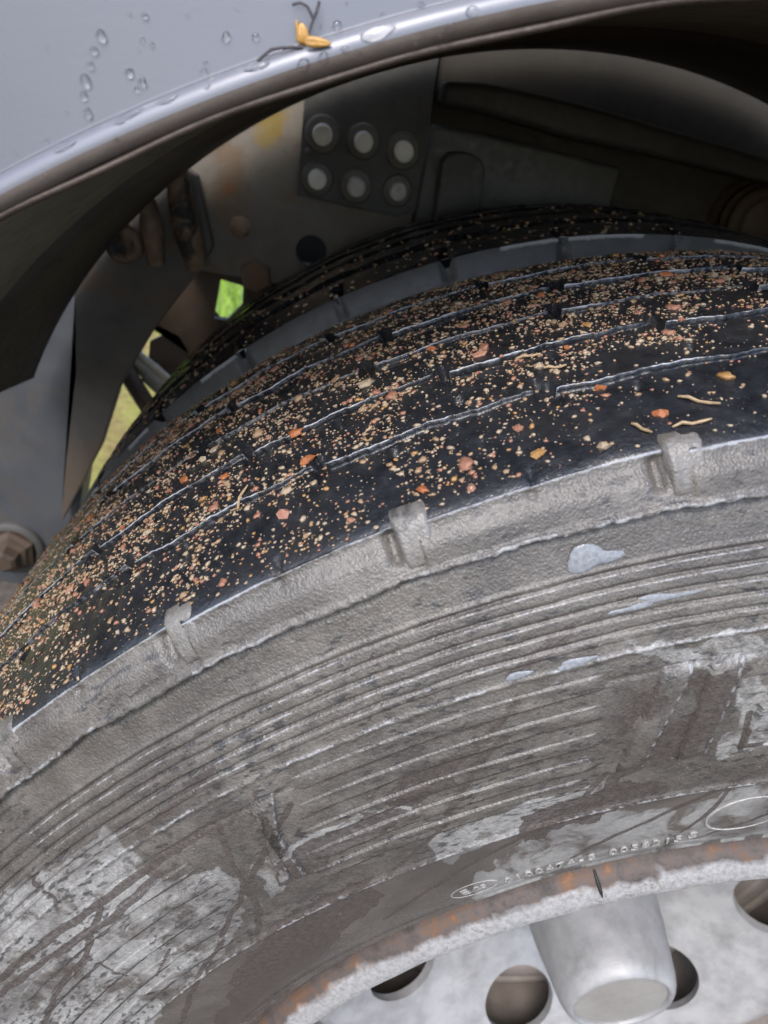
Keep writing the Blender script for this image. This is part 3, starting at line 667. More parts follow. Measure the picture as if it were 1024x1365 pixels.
# hidden flanks, so neither tyre is hollow from the side
for yc, wp, re_ in ((0., wheel, .499), (.298, wheel2, .4775)):
    o = lathe('inner_sidewall', [(re_, yc + .118), (re_ - .003, yc + .1212), (.472, yc + .1255), (.46, yc + .132), (.42, yc + .14), (.36, yc + .138), (.32, yc + .131), (.298, yc + .122)], M['rubber2'], None, n=160); sub(o, wp)
# ------------------------------------------------------------------ mudguard
FC = (-.037, -.010)                                    # centre of the painted arch
a0, a1 = math.radians(-74), math.radians(66)
pan = [(.6170, -.0805), (.6182, -.0800), (.6200, -.0798), (.65, -.0792), (.70, -.0775), (.78, -.073), (.90, -.064), (.95, -.058), (.95, -.055), (.6170, -.0770)]
panel = lathe('mudguard', np.array(pan), M['paint'], truck, FC[0], FC[1], 260, a0, a1, False)
bead = [(.6147 + .0043 * math.sin(t), -.0800 - .0043 * math.cos(t)) for t in np.linspace(-PI * .62, PI * .62, 26)][::-1]
bead = [(.6194, -.0800), (.6190, -.0806)] + bead + [(.6112, -.0790)]
nb_ = [k for k, q in enumerate(bead) if q[0] < .6138][0]
lipu = lathe('lip_underside', bead[nb_ - 1:], M['lip_brown'], None, FC[0], FC[1], 260, a0, a1, False); sub(lipu, panel)  # ground reflection painted brown on the underside, together with road dirt
lip = lathe('rolled_lip', bead[:nb_], M['paint'], None, FC[0], FC[1], 260, a0, a1, False); sub(lip, panel)
fl = lathe('flange', [(.6112, -.0785), (.6108, -.0812), (.6102, -.0822), (.6094, -.0822), (.6088, -.0812), (.6086, -.079), (.6090, -.070)], M['liplow'], None, FC[0], FC[1], 260, a0, a1, False, .0003); sub(fl, panel)
# inner skin: from the painted arch back to the chassis, with a stepped rear band
na_ = 160; ang = np.linspace(math.radians(-70.3), math.radians(70), na_)
prof_y = [-.079, -.06, .02, .12, .20, .27, .34, .448, .452, .452, .30, -.06, -.079]
prof_d = [.0, .004, .006, .006, .006, .006, .006, .006, .0065, .0105, .011, .010, .004]
V = []
for a_ in ang:
    for y, d in zip(prof_y, prof_d):
        a = max(a_, math.radians(min(-58., -70.3 + (.452 - y) * 26)))
        p0 = np.array([FC[0] + .609 * math.sin(a), FC[1] + .609 * math.cos(a)]); p1 = np.array([.614 * math.sin(a), .614 * math.cos(a)])
        f_ = np.clip((y + .079) / .53, 0, 1); c = p0 * (1 - f_) + p1 * f_; c = c + d * np.array([math.sin(a), math.cos(a)])
        V.append((c[0], y, c[1]))
V = np.array(V); mp = len(prof_y)
inner = mesh_np('inner_skin', V, grid_faces(na_, mp, False), M['under'], None, True); inner.data.set_sharp_from_angle(angle=math.radians(40)); sub(inner, panel)
def skin_strip(name, ys_, ds_, mat):
    V = []
    for a_ in ang:
        for y, d in zip(ys_, ds_):
            a = max(a_, math.radians(min(-58., -70.3 + (.452 - y) * 26)))
            p0 = np.array([FC[0] + .609 * math.sin(a), FC[1] + .609 * math.cos(a)]); p1 = np.array([.614 * math.sin(a), .614 * math.cos(a)])
            f_ = (y + .079) / .53; c = p0 * (1 - f_) + p1 * f_ + d * np.array([math.sin(a), math.cos(a)]); V.append((c[0], y, c[1]))
    o = mesh_np(name, np.array(V), grid_faces(na_, len(ys_), False), mat, None, True); o.data.set_sharp_from_angle(angle=math.radians(40)); sub(o, panel)
skin_strip('rear_band', [.228, .232, .238, .30, .38, .450, .4545, .4545, .448], [.007, .001, -.0015, -.002, -.002, -.002, -.0005, .0025, .004], M['band'])
# clip screw under the lip
o = bm_obj('clip_screw', tube_bm([(-.398, -.070, .488), (-.3945, -.075, .4870), (-.3915, -.078, .4862)], [.0016, .0018, .0012], 10), M['tan'], None, True); sub(o, panel)

# ------------------------------------------------------------------ chassis behind the wheels, outlines mostly from image pixels at chosen depths
def box_bm(x0, x1, y0, y1, z0, z1, bm=None): return prism_bm([(x0, z0), (x1, z0), (x1, z1), (x0, z1)], y0, y1, bm)
rail = bm_obj('chassis_rail', box_bm(-.445, 1.3, .480, .490, .345, .80), M['rail'], truck)  # upper part raised out of view to keep light out of the arch
def cutter(x, z, r, y0, y1):
    bm = tube_bm([(x, y0, z), (x, y1, z)], r, 32); bmesh.ops.recalc_face_normals(bm, faces=bm.faces); return bm_obj('cut', bm, M['rail'])
boolean_cut(rail, [cutter(-.2956, .3846, .0165, .45, .52)])
rail.parent = truck; rail.matrix_parent_inverse = Matrix.Translation(truck.location).inverted()
o = bm_obj('rail_flange', box_bm(-.445, 1.3, .4903, .57, .345, .353), M['rail'], None); sub(o, rail)
o = bm_obj('rail_back', box_bm(-.445, 1.3, .57, .576, .345, .80), M['clip_shade'], None); sub(o, rail)  # blackened plate stands in for the shade seen through the rail hole
o = bm_obj('rail_dimple', tube_bm([(-.3714, .4800, .3955), (-.3714, .4785, .3955)], [.011, .009], 24), M['rust'], None, True); sub(o, rail)
o = bm_obj('rail_stud', tube_bm([(-.3508, .480, .350), (-.3508, .470, .350)], [.018, .016], 6), M['rail'], None); sub(o, rail)
gus = bm_obj('gusset_plate', prism_bm([(-.3235, .60), (-.3211, .5415), (-.3166, .4385), (-.2643, .4384), (-.2135, .4362), (-.1925, .4455), (-.2019, .5673), (-.204, .62)], .466, .4798), M['gusset'], truck, bevel=.0015)
def bolt(x, z, y, part, rad=.0095, wr=.0165, mat='bolt'):
    ws = lathe('washer', [(.0001, y - .0024), (wr * .82, y - .0024), (wr * .93, y - .0020), (wr, y - .001), (wr, y)], M['washer'], None, x, z, 28)
    bh = lathe('bolt', [(.0001, y - .0112), (rad * .70, y - .0111), (rad * .90, y - .0106), (rad * .98, y - .0092), (rad, y - .0070), (rad * 1.01, y - .0024)], M[mat], None, x, z, 24)
    sub(ws, part); sub(bh, part)
for (x, z), dr_ in zip([(-.2993, .4963), (-.2595, .4973), (-.2194, .4962), (-.2988, .4568), (-.2601, .457), (-.2182, .4605)], (1.0, .97, 1, .95, .98, .93)):
    bolt(x, z, .466, gus, .0096 * dr_, .0165 * (1 + (dr_ - .97) * 1.6), 'bolt2' if (x, z) in ((-.2601, .457), (-.2182, .4605)) else 'bolt')
o = lathe('rivet', [(.0001, .4645), (.002, .4645), (.003, .466)], M['washer'], None, -.3108, .4796, 12); sub(o, gus)
# rusty spring hanger left of the rail end
hang = bm_obj('spring_hanger', prism_bm([(-.530, .345), (-.500, .3791), (-.4653, .4088), (-.4405, .4523), (-.4147, .4385), (-.3958, .3747), (-.410, .345), (-.4521, .2784), (-.4880, .2060), (-.5100, .1260), (-.5600, .0111), (-.5330, .2162)], .462, .4795), M['hang'], truck, bevel=.002)
o = bm_obj('hanger_rib', tube_bm([(-.4330, .452, .448), (-.4270, .447, .418), (-.4180, .446, .385), (-.4080, .452, .355)], [.009, .0125, .0135, .010], 14), M['rust'], None, True); sub(o, hang)
o = bm_obj('hanger_rib', tube_bm([(-.4590, .455, .410), (-.4540, .450, .385), (-.4500, .455, .350)], [.007, .012, .008], 14), M['rust'], None, True); sub(o, hang)
o = lathe('hanger_eye', [(.0185, .4618), (.0185, .447), (.0165, .4435), (.012, .4425), (.0095, .4435), (.0075, .4475), (.0001, .449)], M['rust'], None, -.4808, .3652, 28); sub(o, hang)
# equipment box ahead of the wheel: pale face, rounded corner, dark side
bm = prism_bm([(-.80, .47), (-.5105, .47), (-.5105, .345), (-.5180, .212), (-.5455, .0162), (-.590, -.112), (-.80, -.112)], .484, .53)
ebox = bm_obj('equipment_box', bm, M['greybox'], truck, smooth=True, bevel=.012, segs=4)
o = lathe('bolt_head', [(.0001, .462), (.011, .462), (.016, .465), (.017, .478), (.024, .480), (.026, .484), (.031, .488), (.032, .501)], M['brown'], None, -.6280, -.0505, 6); o.data.transform(Matrix.Translation((0, -.016, 0))); o.data.polygons.foreach_set('use_smooth', np.full(len(o.data.polygons), False)); sub(o, ebox)
o = lathe('bolt_washer', [(.030, .492), (.037, .493), (.039, .496), (.039, .502)], M['gusset'], None, -.6280, -.0505, 32); o.data.transform(Matrix.Translation((0, -.016, 0))); sub(o, ebox)
# cross member under the rail, with the gap that shows the grass
cross = bm_obj('cross_member', prism_bm([(-.520, .262), (-.4078, .45), (-.30, .45), (-.20, .40), (-.16, .24), (-.3474, .2261), (-.4303, .2124), (-.4449, .2343)], .580, .592), M['brown'], None)
hb = prism_bm([(-.3990, .3135), (-.3793, .3113), (-.3712, .31), (-.3703, .2874), (-.3768, .2789), (-.3876, .2649), (-.4040, .2640)], .56, .62)
bmesh.ops.recalc_face_normals(hb, faces=hb.faces)
boolean_cut(cross, [bm_obj('cut', hb, M['brown'])]); cross.parent = truck; cross.matrix_parent_inverse = Matrix.Translation(truck.location).inverted()
o = bm_obj('gap_cover', prism_bm([(-0.4937, 0.1984), (-0.4121, 0.2536), (-0.4107, 0.2312), (-0.3909, 0.2345), (-0.3828, 0.1222), (-0.4446, 0.0886), (-0.4769, 0.1186), (-0.4969, 0.1437), (-0.4911, 0.1634)], .645, .652), M['brown'], None); sub(o, cross)  # plate added to cover part of the gap, outline from image pixels
o = bm_obj('cross_block', box_bm(-.366, -.335, .545, .5795, .29, .335), M['brown'], None, bevel=.003); sub(o, cross)
bm_obj('damper', tube_bm([(-.5060, .62, .180), (-.4900, .62, .166), (-.4897, .62, .1656), (-.4150, .62, .101)], [.013, .013, .0155, .0155], 20), M['tube'], truck, True)
bm_obj('brace_strut', tube_bm([(-.5190, .605, .172), (-.4550, .605, .070)], .012, 12), M['brown'], truck, True)
bm_obj('brace_strut', tube_bm([(-.4950, .585, .200), (-.4420, .585, .160)], .006, 12), M['under'], truck, True)
bm_obj('shade_panel', prism_bm([(-.2035, .46), (1.0, .46), (1.0, .80), (-.2035, .80)], .472, .4785), M['shade_olive'], truck)  # dark sheet added over the rail to stand in for shade
# right of the gusset: curved arm, hollow pressing, hump, hose end
arm = bm_obj('curved_arm', prism_bm([(-.1959, .5605), (-.161, .5660), (-.118, .5675), (-.0723, .5674), (-.025, .566), (.0229, .5629), (.085, .5605), (.1439, .5572), (.40, .535), (.40, .515), (.1871, .5341), (.115, .5365), (.0498, .5378), (-.005, .538), (-.062, .5372), (-.110, .540), (-.155, .5424), (-.1953, .541)], .440, .4795), M['beam'], truck, smooth=True, bevel=.006, segs=3)
bm_obj('pressed_panel', prism_bm([(-.1982, .5245), (-.1436, .5260), (-.0582, .5245), (.0019, .5225), (.010, .40), (-.1963, .40)], .462, .4795), M['beam'], truck, smooth=True, bevel=.005, segs=3)
bm_obj('pressed_hump', prism_bm([(-.176, .40), (-.1830, .4959), (-.1780, .5030), (-.1700, .5062), (-.1560, .5072), (-.1470, .5045), (-.1400, .4973), (-.130, .40)], .440, .4617), M['gusset'], truck, smooth=True, bevel=.006, segs=3)
hose = lathe('hose_end', [(.0001, .425), (.022, .425), (.025, .428), (.0255, .433), (.029, .4335), (.0335, .437), (.0335, .441), (.030, .4425), (.037, .445), (.0375, .451), (.034, .453), (.039, .457), (.039, .4795)], M['brown'], truck, .1530, .5005, 40)

# ------------------------------------------------------------------ ground behind and beyond
bm = bmesh.new(); bmesh.ops.create_grid(bm, x_segments=40, y_segments=40, size=600)
g = bm_obj('ground', bm, M['ground'], None); g.location = (0, 0, -.505); tag(g, 'tan leaf strewn soil under the truck', None, None, 'structure')
bm = bmesh.new()
outl = [(-6, 1.2), (-1.2, 1.25), (-.4, 1.15), (.6, 1.25), (6, 1.2), (6, 9), (-6, 9)]
vs_ = [bm.verts.new((x, y, -.500)) for x, y in outl]; vb_ = [bm.verts.new((x, y, -.52)) for x, y in outl]; bm.faces.new(vs_)
for i in range(len(outl)): bm.faces.new((vs_[i], vb_[i], vb_[(i + 1) % len(outl)], vs_[(i + 1) % len(outl)]))
o = bm_obj('leaf_litter', bm, M['litter'], None); tag(o, 'yellow leaf litter on the ground behind the wheels', None, None, 'structure')
bm = bmesh.new(); bmesh.ops.create_grid(bm, x_segments=2, y_segments=2, size=1); bmesh.ops.scale(bm, vec=(8, 12, 1), verts=bm.verts); bmesh.ops.translate(bm, vec=(0, 14.7, -.495), verts=bm.verts)
o = bm_obj('lawn', bm, M['lawn'], None); tag(o, 'bright green lawn beyond the leaf litter', None, None, 'structure')
n_b = 16000; gx = rng.uniform(-3.2, 1.6, n_b); gy = rng.uniform(2.75, 7.5, n_b); hh = rng.uniform(.05, .16, n_b); aa = rng.uniform(0, 2 * PI, n_b); ww = rng.uniform(.003, .007, n_b)
lx, ly = rng.normal(0, .04, n_b), rng.normal(0, .04, n_b)
b0 = np.stack([gx - ww * np.cos(aa), gy - ww * np.sin(aa), np.full(n_b, -.498)], -1); b1 = np.stack([gx + ww * np.cos(aa), gy + ww * np.sin(aa), np.full(n_b, -.506)], -1)
b2 = np.stack([gx + lx, gy + ly, -.505 + hh], -1)
VV = np.stack([b0, b1, b2], 1).reshape(-1, 3); FF = np.arange(n_b * 3).reshape(-1, 3)
o = mesh_np('grass', VV, FF, M['grass'], None, False); tag(o, 'bright lime grass on the ground beyond the truck', None, None, 'stuff')

# ------------------------------------------------------------------ crumbs on the tread
def ico(sub_, seed, flat=.55, lump=.32):
    g_ = np.random.default_rng(seed); bm = bmesh.new(); bmesh.ops.create_icosphere(bm, subdivisions=sub_, radius=1)
    el = g_.uniform(.75, 1.45)
    for v in bm.verts:
        v.co *= 1 + g_.uniform(-lump, lump); v.co.x *= el; v.co.z *= flat
    me = bpy.data.meshes.new('plant_crumb'); bm.to_mesh(me); bm.free(); return me
CM = {}
for c in ('tan', 'pale', 'pink', 'orange', 'amber'):
    CM[c] = []
    for s_ in range(5):
        me = ico(2 if s_ % 2 else 1, 100 + s_ * 13 + len(c), flat=.48 + .08 * (s_ % 3)); me.materials.append(M[c]); me.polygons.foreach_set('use_smooth', np.full(len(me.polygons), bool(s_ % 2))); CM[c].append(me)
def on_tread(t, y, lift=0.0):
    r = tread_r(t, y) + lift; a = math.radians(t)
    e = np.array([math.sin(a), 0, math.cos(a)]); return e * r + np.array([0, y, 0]), e
def crumb(t, y, size, col, label, group):
    p, e = on_tread(t, y, size * .12); o = bpy.data.objects.new('plant_crumb', random.choice(CM[col])); COL.objects.link(o)
    q = Vector(e).to_track_quat('Z', 'Y').to_matrix() @ Matrix.Rotation(random.uniform(0, 2 * PI), 3, 'Z') @ Matrix.Rotation(random.uniform(-.35, .35), 3, 'X')
    o.matrix_world = Matrix.Translation(Vector(p)) @ q.to_4x4() @ Matrix.Diagonal((size, size, size, 1))
    tag(o, label, 'plant debris', group); return o
big = [(-22.665, -.079, .0024, 'orange', 'bright orange crumb lying on the groove line nearest the grey shoulder, right half'),
       (-21.396, -.102, .0032, 'orange', 'largest orange ring shaped crumb alone on the smooth rib at the right'),
       (-35.926, -.093, .0034, 'pink', 'big round pinkish crumb on the rib just above the grey shoulder, left of middle'),
       (-28.595, -.102, .0031, 'pink', 'oblong pinkish crumb just above the square shoulder lug in the middle'),
       (-26.042, -.107, .0031, 'amber', 'amber crumb beside a pale one on the bare smooth rib'),
       (-34.892, -.065, .0034, 'orange', 'orange forked flake on the middle rib left of centre'),
       (-37.537, -.022, .0036, 'tan', 'flat triangular tan flake standing on a groove line at the left'),
       (-28.281, -.006, .0028, 'orange', 'orange crumb high on the tread, above the long middle groove'),
       (-26.03, -.024, .0026, 'pink', 'pinkish crumb above the middle groove right of an orange one'),
       (-41.931, -.026, .0030, 'orange', 'orange crumb on the steep left end of the middle groove'),
       (-15.021, .029, .0033, 'orange', 'orange crumb beside the broad far groove at the upper right'),
       (-18.29, -.088, .0027, 'amber', 'yellow amber clump at the right edge of the tread')]
for t, y, s_, c, lab in big: crumb(t, y, s_ * .82, c, lab, 'plant crumbs scattered on the tread')
cl = [(rng.uniform(-65, 4), rng.uniform(-.112, .10)) for _ in range(540)]
def pick():
    while True:
        if rng.random() < .62:
            c = cl[int(rng.integers(len(cl)))]; t = c[0] + rng.normal(0, .55); y = c[1] + rng.normal(0, .0042)
        else: t, y = rng.uniform(-67, 6), rng.uniform(-.1165, .108)
        if not (-.1165 < y < .110): continue
        dens = np.clip(.42 + (-t - 26) / 22, .20, 1) if y < -.055 else .85
        if rng.random() < dens: return t, y
n_ind = 285
for i in range(n_ind):
    t, y = pick()
    while t > -12.5: t, y = pick()
    u = rng.random(); c = 'pink' if u < .46 else 'tan' if u < .72 else 'pale' if u < .86 else 'orange' if u < .94 else 'amber'
    s_ = float(np.clip(rng.lognormal(-6.42, .26), .0012, .0027))
    nth = ['shoulder', 'second', 'third', 'fourth', 'fifth', 'sixth'][sum(y > g_ for g_ in GY)]
    lo_, hi_ = ([-.118] + GY + [.118])[sum(y > g_ for g_ in GY)], (GY + [.118])[sum(y > g_ for g_ in GY)]
    lugs = [(-60.2, 'hidden'), (-50.5, 'first'), (-40.8, 'second'), (-31.0, 'third'), (-21.3, 'fourth'), (-11.6, 'fifth')]
    lg = min(lugs[1:5], key=lambda l: abs(l[0] - t))
    lab = "%s %s crumb on the %s rib's %s side, %s %s of the %s lug" % ('larger' if s_ > .0017 else 'smaller', dict(pale='cream').get(c, c), nth, 'near' if y < (lo_ + hi_) / 2 else 'far',
          'just' if abs(t - lg[0]) < 2.4 else 'well', 'left' if t < lg[0] else 'right', lg[1])
    crumb(t, y, s_, c, lab, 'plant crumbs scattered on the tread')
# the fine grit, far too many to count: one object
def grit(name, n, pickf, placef, smin, smax, mats, label):
    g_ = np.random.default_rng(5); bm = bmesh.new(); bmesh.ops.create_icosphere(bm, subdivisions=1, radius=1)
    bv = np.array([v.co for v in bm.verts]); bf = np.array([[v.index for v in f.verts] for f in bm.faces]); bm.free()
    Vs, Fs, mi = [], [], []
    for i in range(n):
        t, y = pickf(); p, e = placef(t, y); s_ = float(np.clip(g_.lognormal(math.log(smin * 1.8), .5), smin, smax))
        q = np.array(Vector(e).to_track_quat('Z', 'Y').to_matrix() @ Matrix.Rotation(g_.uniform(0, 6.28), 3, 'Z'))
        v = bv * (1 + g_.uniform(-.4, .4, (len(bv), 1))) * np.array([g_.uniform(.8, 1.6), 1, .55]) * s_
        Vs.append(v @ q.T + p + e * s_ * .15); Fs.append(bf + i * len(bv)); mi.append(np.full(len(bf), int(g_.choice(len(mats), p=[.46, .30, .16, .08]))))
    o = mesh_np(name, np.concatenate(Vs), np.concatenate(Fs), mats[0], None, True)
    for m2 in mats[1:]: o.data.materials.append(m2)
    o.data.polygons.foreach_set('material_index', np.concatenate(mi).astype(np.int32)); tag(o, label, None, None, 'stuff')
GM = [M['pale'], M['tan'], M['pink'], M['amber']]
grit('grit', 22500, pick, on_tread, .00025, .0012, GM, 'fine cream and tan grit strewn over the wet black tread')
def pick2(): return rng.uniform(-62, -6), .184 + abs(rng.normal(0, .06))
def place2(t, y):
    a = math.radians(t); e = np.array([math.sin(a), 0, math.cos(a)]); return e * np.interp(y, [.18, .19, .21, .26, .31, .36, .40, .416], [.500, .5008, .5016, .5022, .4990, .4945, .488, .478]) + np.array([0, y, 0]), e
grit('grit', 420, pick2, place2, .0006, .0020, [M['tan'], M['pale'], M['pink'], M['amber']], 'sparse tan grit on the shaded tread of the inner tyre')
# straws
for (p0, p1, lab) in ((((-20.478, -.096)), ((-19.337, -.104)), 'dry straw right of the orange ring shaped crumb, upper of two'), (((-21.327, -.110)), ((-20.017, -.111)), 'dry straw below another straw near the grey shoulder at right'),
                      (((-25.013, -.043)), ((-23.681, -.045)), 'long thin straw pointing at a dark sipe in the middle of the tread'), (((-22.552, -.105)), ((-22.094, -.111)), 'short brown stalk left of the orange ring shaped crumb'),
                      (((-24.239, -.058)), ((-23.348, -.060)), 'short straw in front of the dark sipe in the middle'), (((-38.5, -.075)), ((-37.6, -.066)), 'forked yellow stalk on the left part of the second rib')):
    pts = []
    for k_ in range(5):
        f_ = k_ / 4; t = p0[0] + (p1[0] - p0[0]) * f_; y = p0[1] + (p1[1] - p0[1]) * f_
        p, e = on_tread(t, y, .0010 + .0004 * math.sin(k_ * 2)); pts.append(p)
    o = bm_obj('straw', tube_bm(pts, [.00035, .0006, .0005, .00055, .0003], 7), M['straw'], None, True); tag(o, lab, 'straw')

# ------------------------------------------------------------------ on the mudguard: seed husk, twig, water drops
PYF = -.0800
def petal(c, d, L_, W_, T_, name, part=None):
    bm = bmesh.new(); bmesh.ops.create_uvsphere(bm, u_segments=20, v_segments=12, radius=1); d = Vector(d).normalized(); nrm = Vector((0, -1, 0)); s_ = nrm.cross(d).normalized(); nrm = d.cross(s_) * -1
    for v in bm.verts:
        x, y, z = v.co; k_ = (1 - .35 * x) ; cr = -.25 * math.exp(-(y * 5) ** 2) * (1 if z > 0 else 0)
        v.co = Vector(c) + d * x * L_ + s_ * y * W_ * k_ + Vector((0, -1, 0)) * (z + cr) * T_
    return bm_obj(name, bm, M['husk'], None, True)
husk = bpy.data.objects.new('seed_husk', None); COL.objects.link(husk); husk.location = (-.3055, PYF, .5470)
tag(husk, 'yellow orange split seed husk stuck above the rolled lip of the grey mudguard', 'seed husk')
def hsub(o): o.parent = husk; o.matrix_parent_inverse = Matrix.Translation(husk.location).inverted()
hsub(petal((-.3043, PYF - .0046, .5473), (1, 0, .10), .0035, .0012, .0007, 'husk_half')); hsub(petal((-.3084, PYF - .0026, .5484), (-.25, 0, 1), .0024, .0017, .0010, 'husk_half'))
hsub(petal((-.3098, PYF - .0018, .5494), (-.35, 0, 1), .0019, .0006, .0007, 'papery_wing'))
tw = bpy.data.objects.new('twig', None); COL.objects.link(tw); tw.location = (-.3110, PYF, .5465); tag(tw, 'thin dark forked flower stalk lying on the grey mudguard behind the husk', 'twig')
for pts, r_ in (([(-.3192, .5404), (-.3175, .5421), (-.3159, .5437), (-.3134, .5445), (-.3104, .5452), (-.3080, .5456)], .00042), ([(-.3118, .5540), (-.3098, .5548), (-.3080, .5544), (-.3069, .5531), (-.3062, .5520), (-.3066, .5502), (-.3072, .5480)], .00036), ([(-.3062, .5520), (-.3056, .5537), (-.3052, .5560)], .0004)):
    o = bm_obj('stalk', tube_bm([(x, PYF - .0026 - .0003 * (k_ % 2), z) for k_, (x, z) in enumerate(pts)], r_, 7), M['twig'], None, True)
    o.parent = tw; o.matrix_parent_inverse = Matrix.Translation(tw.location).inverted()
def dome(name, p, nrm, rx, ry, hgt, seed, up=(0, 0, 1), lob=1.0):
    g_ = np.random.default_rng(seed); nrm = Vector(nrm).normalized(); v_ = (Vector(up) - nrm * nrm.dot(Vector(up))).normalized(); u_ = v_.cross(nrm)
    bm = bmesh.new(); n, m = 20, 7; rings = []; ph = g_.uniform(0, 6.28, 3); am = g_.uniform(.02, .09, 3) * lob
    for j in range(m):
        f_ = j / m; rad = math.cos(f_ * PI / 2) ** .8; z = math.sin(f_ * PI / 2) * hgt
        ring = []
        for k_ in range(n):
            a = 2 * PI * k_ / n; wv = 1 + am[0] * math.sin(a + ph[0]) + am[1] * math.sin(2 * a + ph[1]) + am[2] * math.sin(3 * a + ph[2])
            sag = 1 - .18 * math.sin(a) * (1 - f_)
            ring.append(bm.verts.new(Vector(p) + u_ * math.cos(a) * rx * rad * wv * sag + v_ * math.sin(a) * ry * rad * wv + nrm * (z - hgt * .06)))
        rings.append(ring)
    for a_, b_ in zip(rings, rings[1:]):
        for k_ in range(n): bm.faces.new((a_[k_], a_[(k_ + 1) % n], b_[(k_ + 1) % n], b_[k_]))
    c = bm.verts.new(Vector(p) + nrm * hgt * .94)
    for k_ in range(n): bm.faces.new((rings[-1][k_], rings[-1][(k_ + 1) % n], c))
    bm.faces.new(list(reversed(rings[0])))
    return bm_obj(name, bm, M['water'], None, True)
DROPS = [(-.3588, .5384, .00138), (-.3607, .5349, .00098), (-.3616, .5313, .00098), (-.363, .5276, .00138), (-.3635, .5241, .00098), (-.3624, .5201, .00118), (-.3481, .5446, .00079), (-.3486, .5395, .00059), (-.3462, .5389, .00059), (-.3497, .5369, .00039), (-.3518, .5316, .00118), (-.3485, .53, .00118), (-.3499, .528, .00079), (-.3327, .5353, .00098), (-.3324, .5373, .00059), (-.3277, .5442, .00118), (-.3203, .5455, .00098), (-.3, .552, .00118), (-.3041, .5509, .00049), (-.3, .5496, .00049), (-.3411, .5259, .00079), (-.3734, .5115, .00049), (-.2794, .5602, .00098), (-.382, .5068, .00039), (-.352, .5446, .00039), (-.3257, .5505, .00039), (-.3377, .5469, .00039), (-.3678, .5194, .00039), (-.3727, .5337, .00039), (-.3445, .522, .00049), (-.2889, .5565, .00049), (-.2829, .556, .00049)]  # drop positions and radii taken from image pixels, projected onto the panel plane
ORD = 'first second third fourth fifth sixth seventh eighth ninth tenth eleventh twelfth thirteenth fourteenth fifteenth sixteenth seventeenth'.split()
for i, (x, z, r_) in enumerate(DROPS):
    o = dome('water_drop', (x, PYF + .0002, z), (0, -1, 0), r_, r_ * (1.25 if i in (3, 4, 5) else 1.02), r_ * .75, 300 + i)
    if i < 6: lab, grp = ['topmost and roundest drop of the left hand column on the mudguard', 'second drop from the top of the left hand column', 'third drop from the top of the left hand column', 'long fourth drop of the left hand column', 'fifth drop down the left hand column', 'lowest pear shaped drop of the left hand column'][i], None
    elif i in (10, 11): lab, grp = ['upper of the two larger drops right of the left hand column', 'lower of the two larger drops right of the left hand column'][i - 10], None
    elif i in (15, 16): lab, grp = ['round drop on the mudguard left of the twig, the left of a pair', 'round drop on the mudguard left of the twig, the right of a pair'][i - 15], None
    elif i == 17: lab, grp = 'bright round drop on the mudguard right of the seed husk', None
    else:
        tiny = r_ < .00055; same = sorted(q[0] for j, q in enumerate(DROPS) if (q[2] < .00055) == tiny and j not in (0, 1, 2, 3, 4, 5, 10, 11, 15, 16, 17))
        lab, grp = '%s from the left among the %s on the grey mudguard panel' % (ORD[same.index(x)], 'tiny water specks' if tiny else 'small water drops'), None
    grp = 'water drops on the mudguard'
    tag(o, lab, 'water drop', grp)
LIPD = [(-26.09, .6147, 7), (-25.58, .6146, 6), (-25.04, .615, 4), (-28.5, .6172, 4), (-24.18, .6165, 8), (-32.41, .6175, 6), (-27.2, .6175, 6), (-22.48, .6133, 6), (-22.73, .6119, 5), (-23.34, .6115, 5), (-21.9, .6158, 7), (-27.4, .6175, 4), (-29.51, .6176, 5), (-24.71, .6134, 3), (-30.6, .6178, 7), (-31.1, .6140, 3), (-33.2, .6135, 3), (-28.9, .6125, 3)]
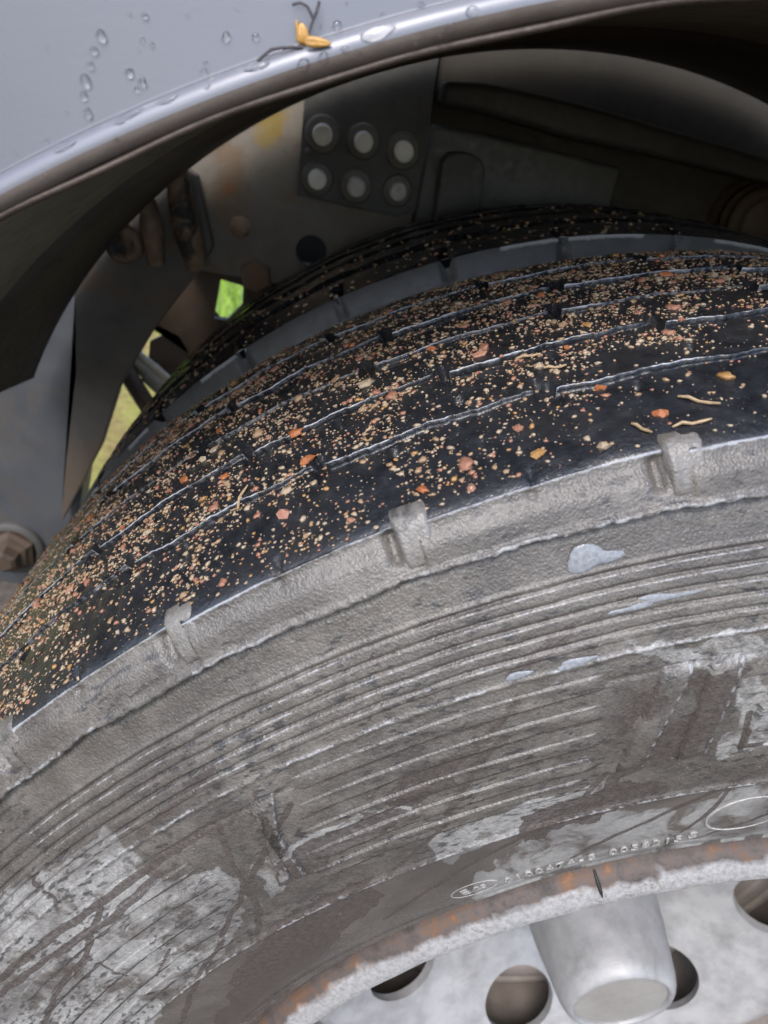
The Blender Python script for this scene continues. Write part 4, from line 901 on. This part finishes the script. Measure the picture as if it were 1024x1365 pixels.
for i, (a, rq, px) in enumerate(LIPD):
    t = math.radians(a); e = Vector((math.sin(t), 0, math.cos(t))); k_ = np.clip((rq - .6147) / .0043, -.95, .95); nn = e * k_ + Vector((0, -1, 0)) * math.sqrt(1 - k_ * k_)
    p = Vector((FC[0], -.0800, FC[1])) + e * .6147 + nn * .0042
    r_ = px / 5200
    tang = Vector((math.cos(t), 0, -math.sin(t)))
    lng = 3.2 if i in (4, 5, 6, 12, 14) else 1.25
    o = dome('water_drop', p, nn, r_ * 1.0, r_ * lng, r_ * .7, 400 + i, up=tang)
    k2 = sorted(q[0] for j, q in enumerate(LIPD) if (j in (4, 5, 6, 12, 14)) == (lng > 2)).index(a)
    tag(o, ('%s long bead of water from the left in the crease above the rolled lip' if lng > 2 else '%s small drop from the left on the bright rolled lip') % ORD[k2], 'water drop', 'long beads of water in the lip crease' if lng > 2 else 'drops on the rolled lip')
# water standing on the ledges of the sidewall
for i, (t, r_, wd, ht, lab) in enumerate([(-25.024, .4745, 42, 20, 'largest pool of water glinting on the sidewall above the fine ribs'), (-26.273, .4858, 36, 9, 'long water bead on the scalloped ledge left of the big pool'), (-24.054, .4858, 30, 8, 'water bead on the scalloped ledge above the big pool'),
        (-27.707, .4858, 26, 7, 'short water bead at the left end of the ledge pools'), (-22.825, .4575, 50, 6, 'long thin water bead in the fine ribs at the right'), (-24.058, .456, 36, 6, 'thin water bead in the fine ribs left of another'),
        (-26.559, .442, 38, 7, 'water bead on the ridge over the lettering, right of a pair'), (-29.055, .443, 26, 6, 'water bead on the ridge over the lettering, left of a pair'), (-17.6, .4858, 46, 9, 'water bead on the ledge at the right edge')]):
    p = surf(t, r_); a = math.radians(t); e = Vector((math.sin(a), 0, math.cos(a))); nn = (Vector((0, -1, 0)) + e * .30).normalized(); tang = Vector((math.cos(a), 0, -math.sin(a)))
    o = dome('water_bead', p + np.array(nn) * .0004, nn, ht / 5200 * 1.1, wd / 5400, ht / 5200 * .12 + .0004, 500 + i, up=tang, lob=3.2)
    o.data.materials[0] = M['glint_water']  # pale blue tint paints the sky's reflection into the water
    tag(o, lab, 'water drop')
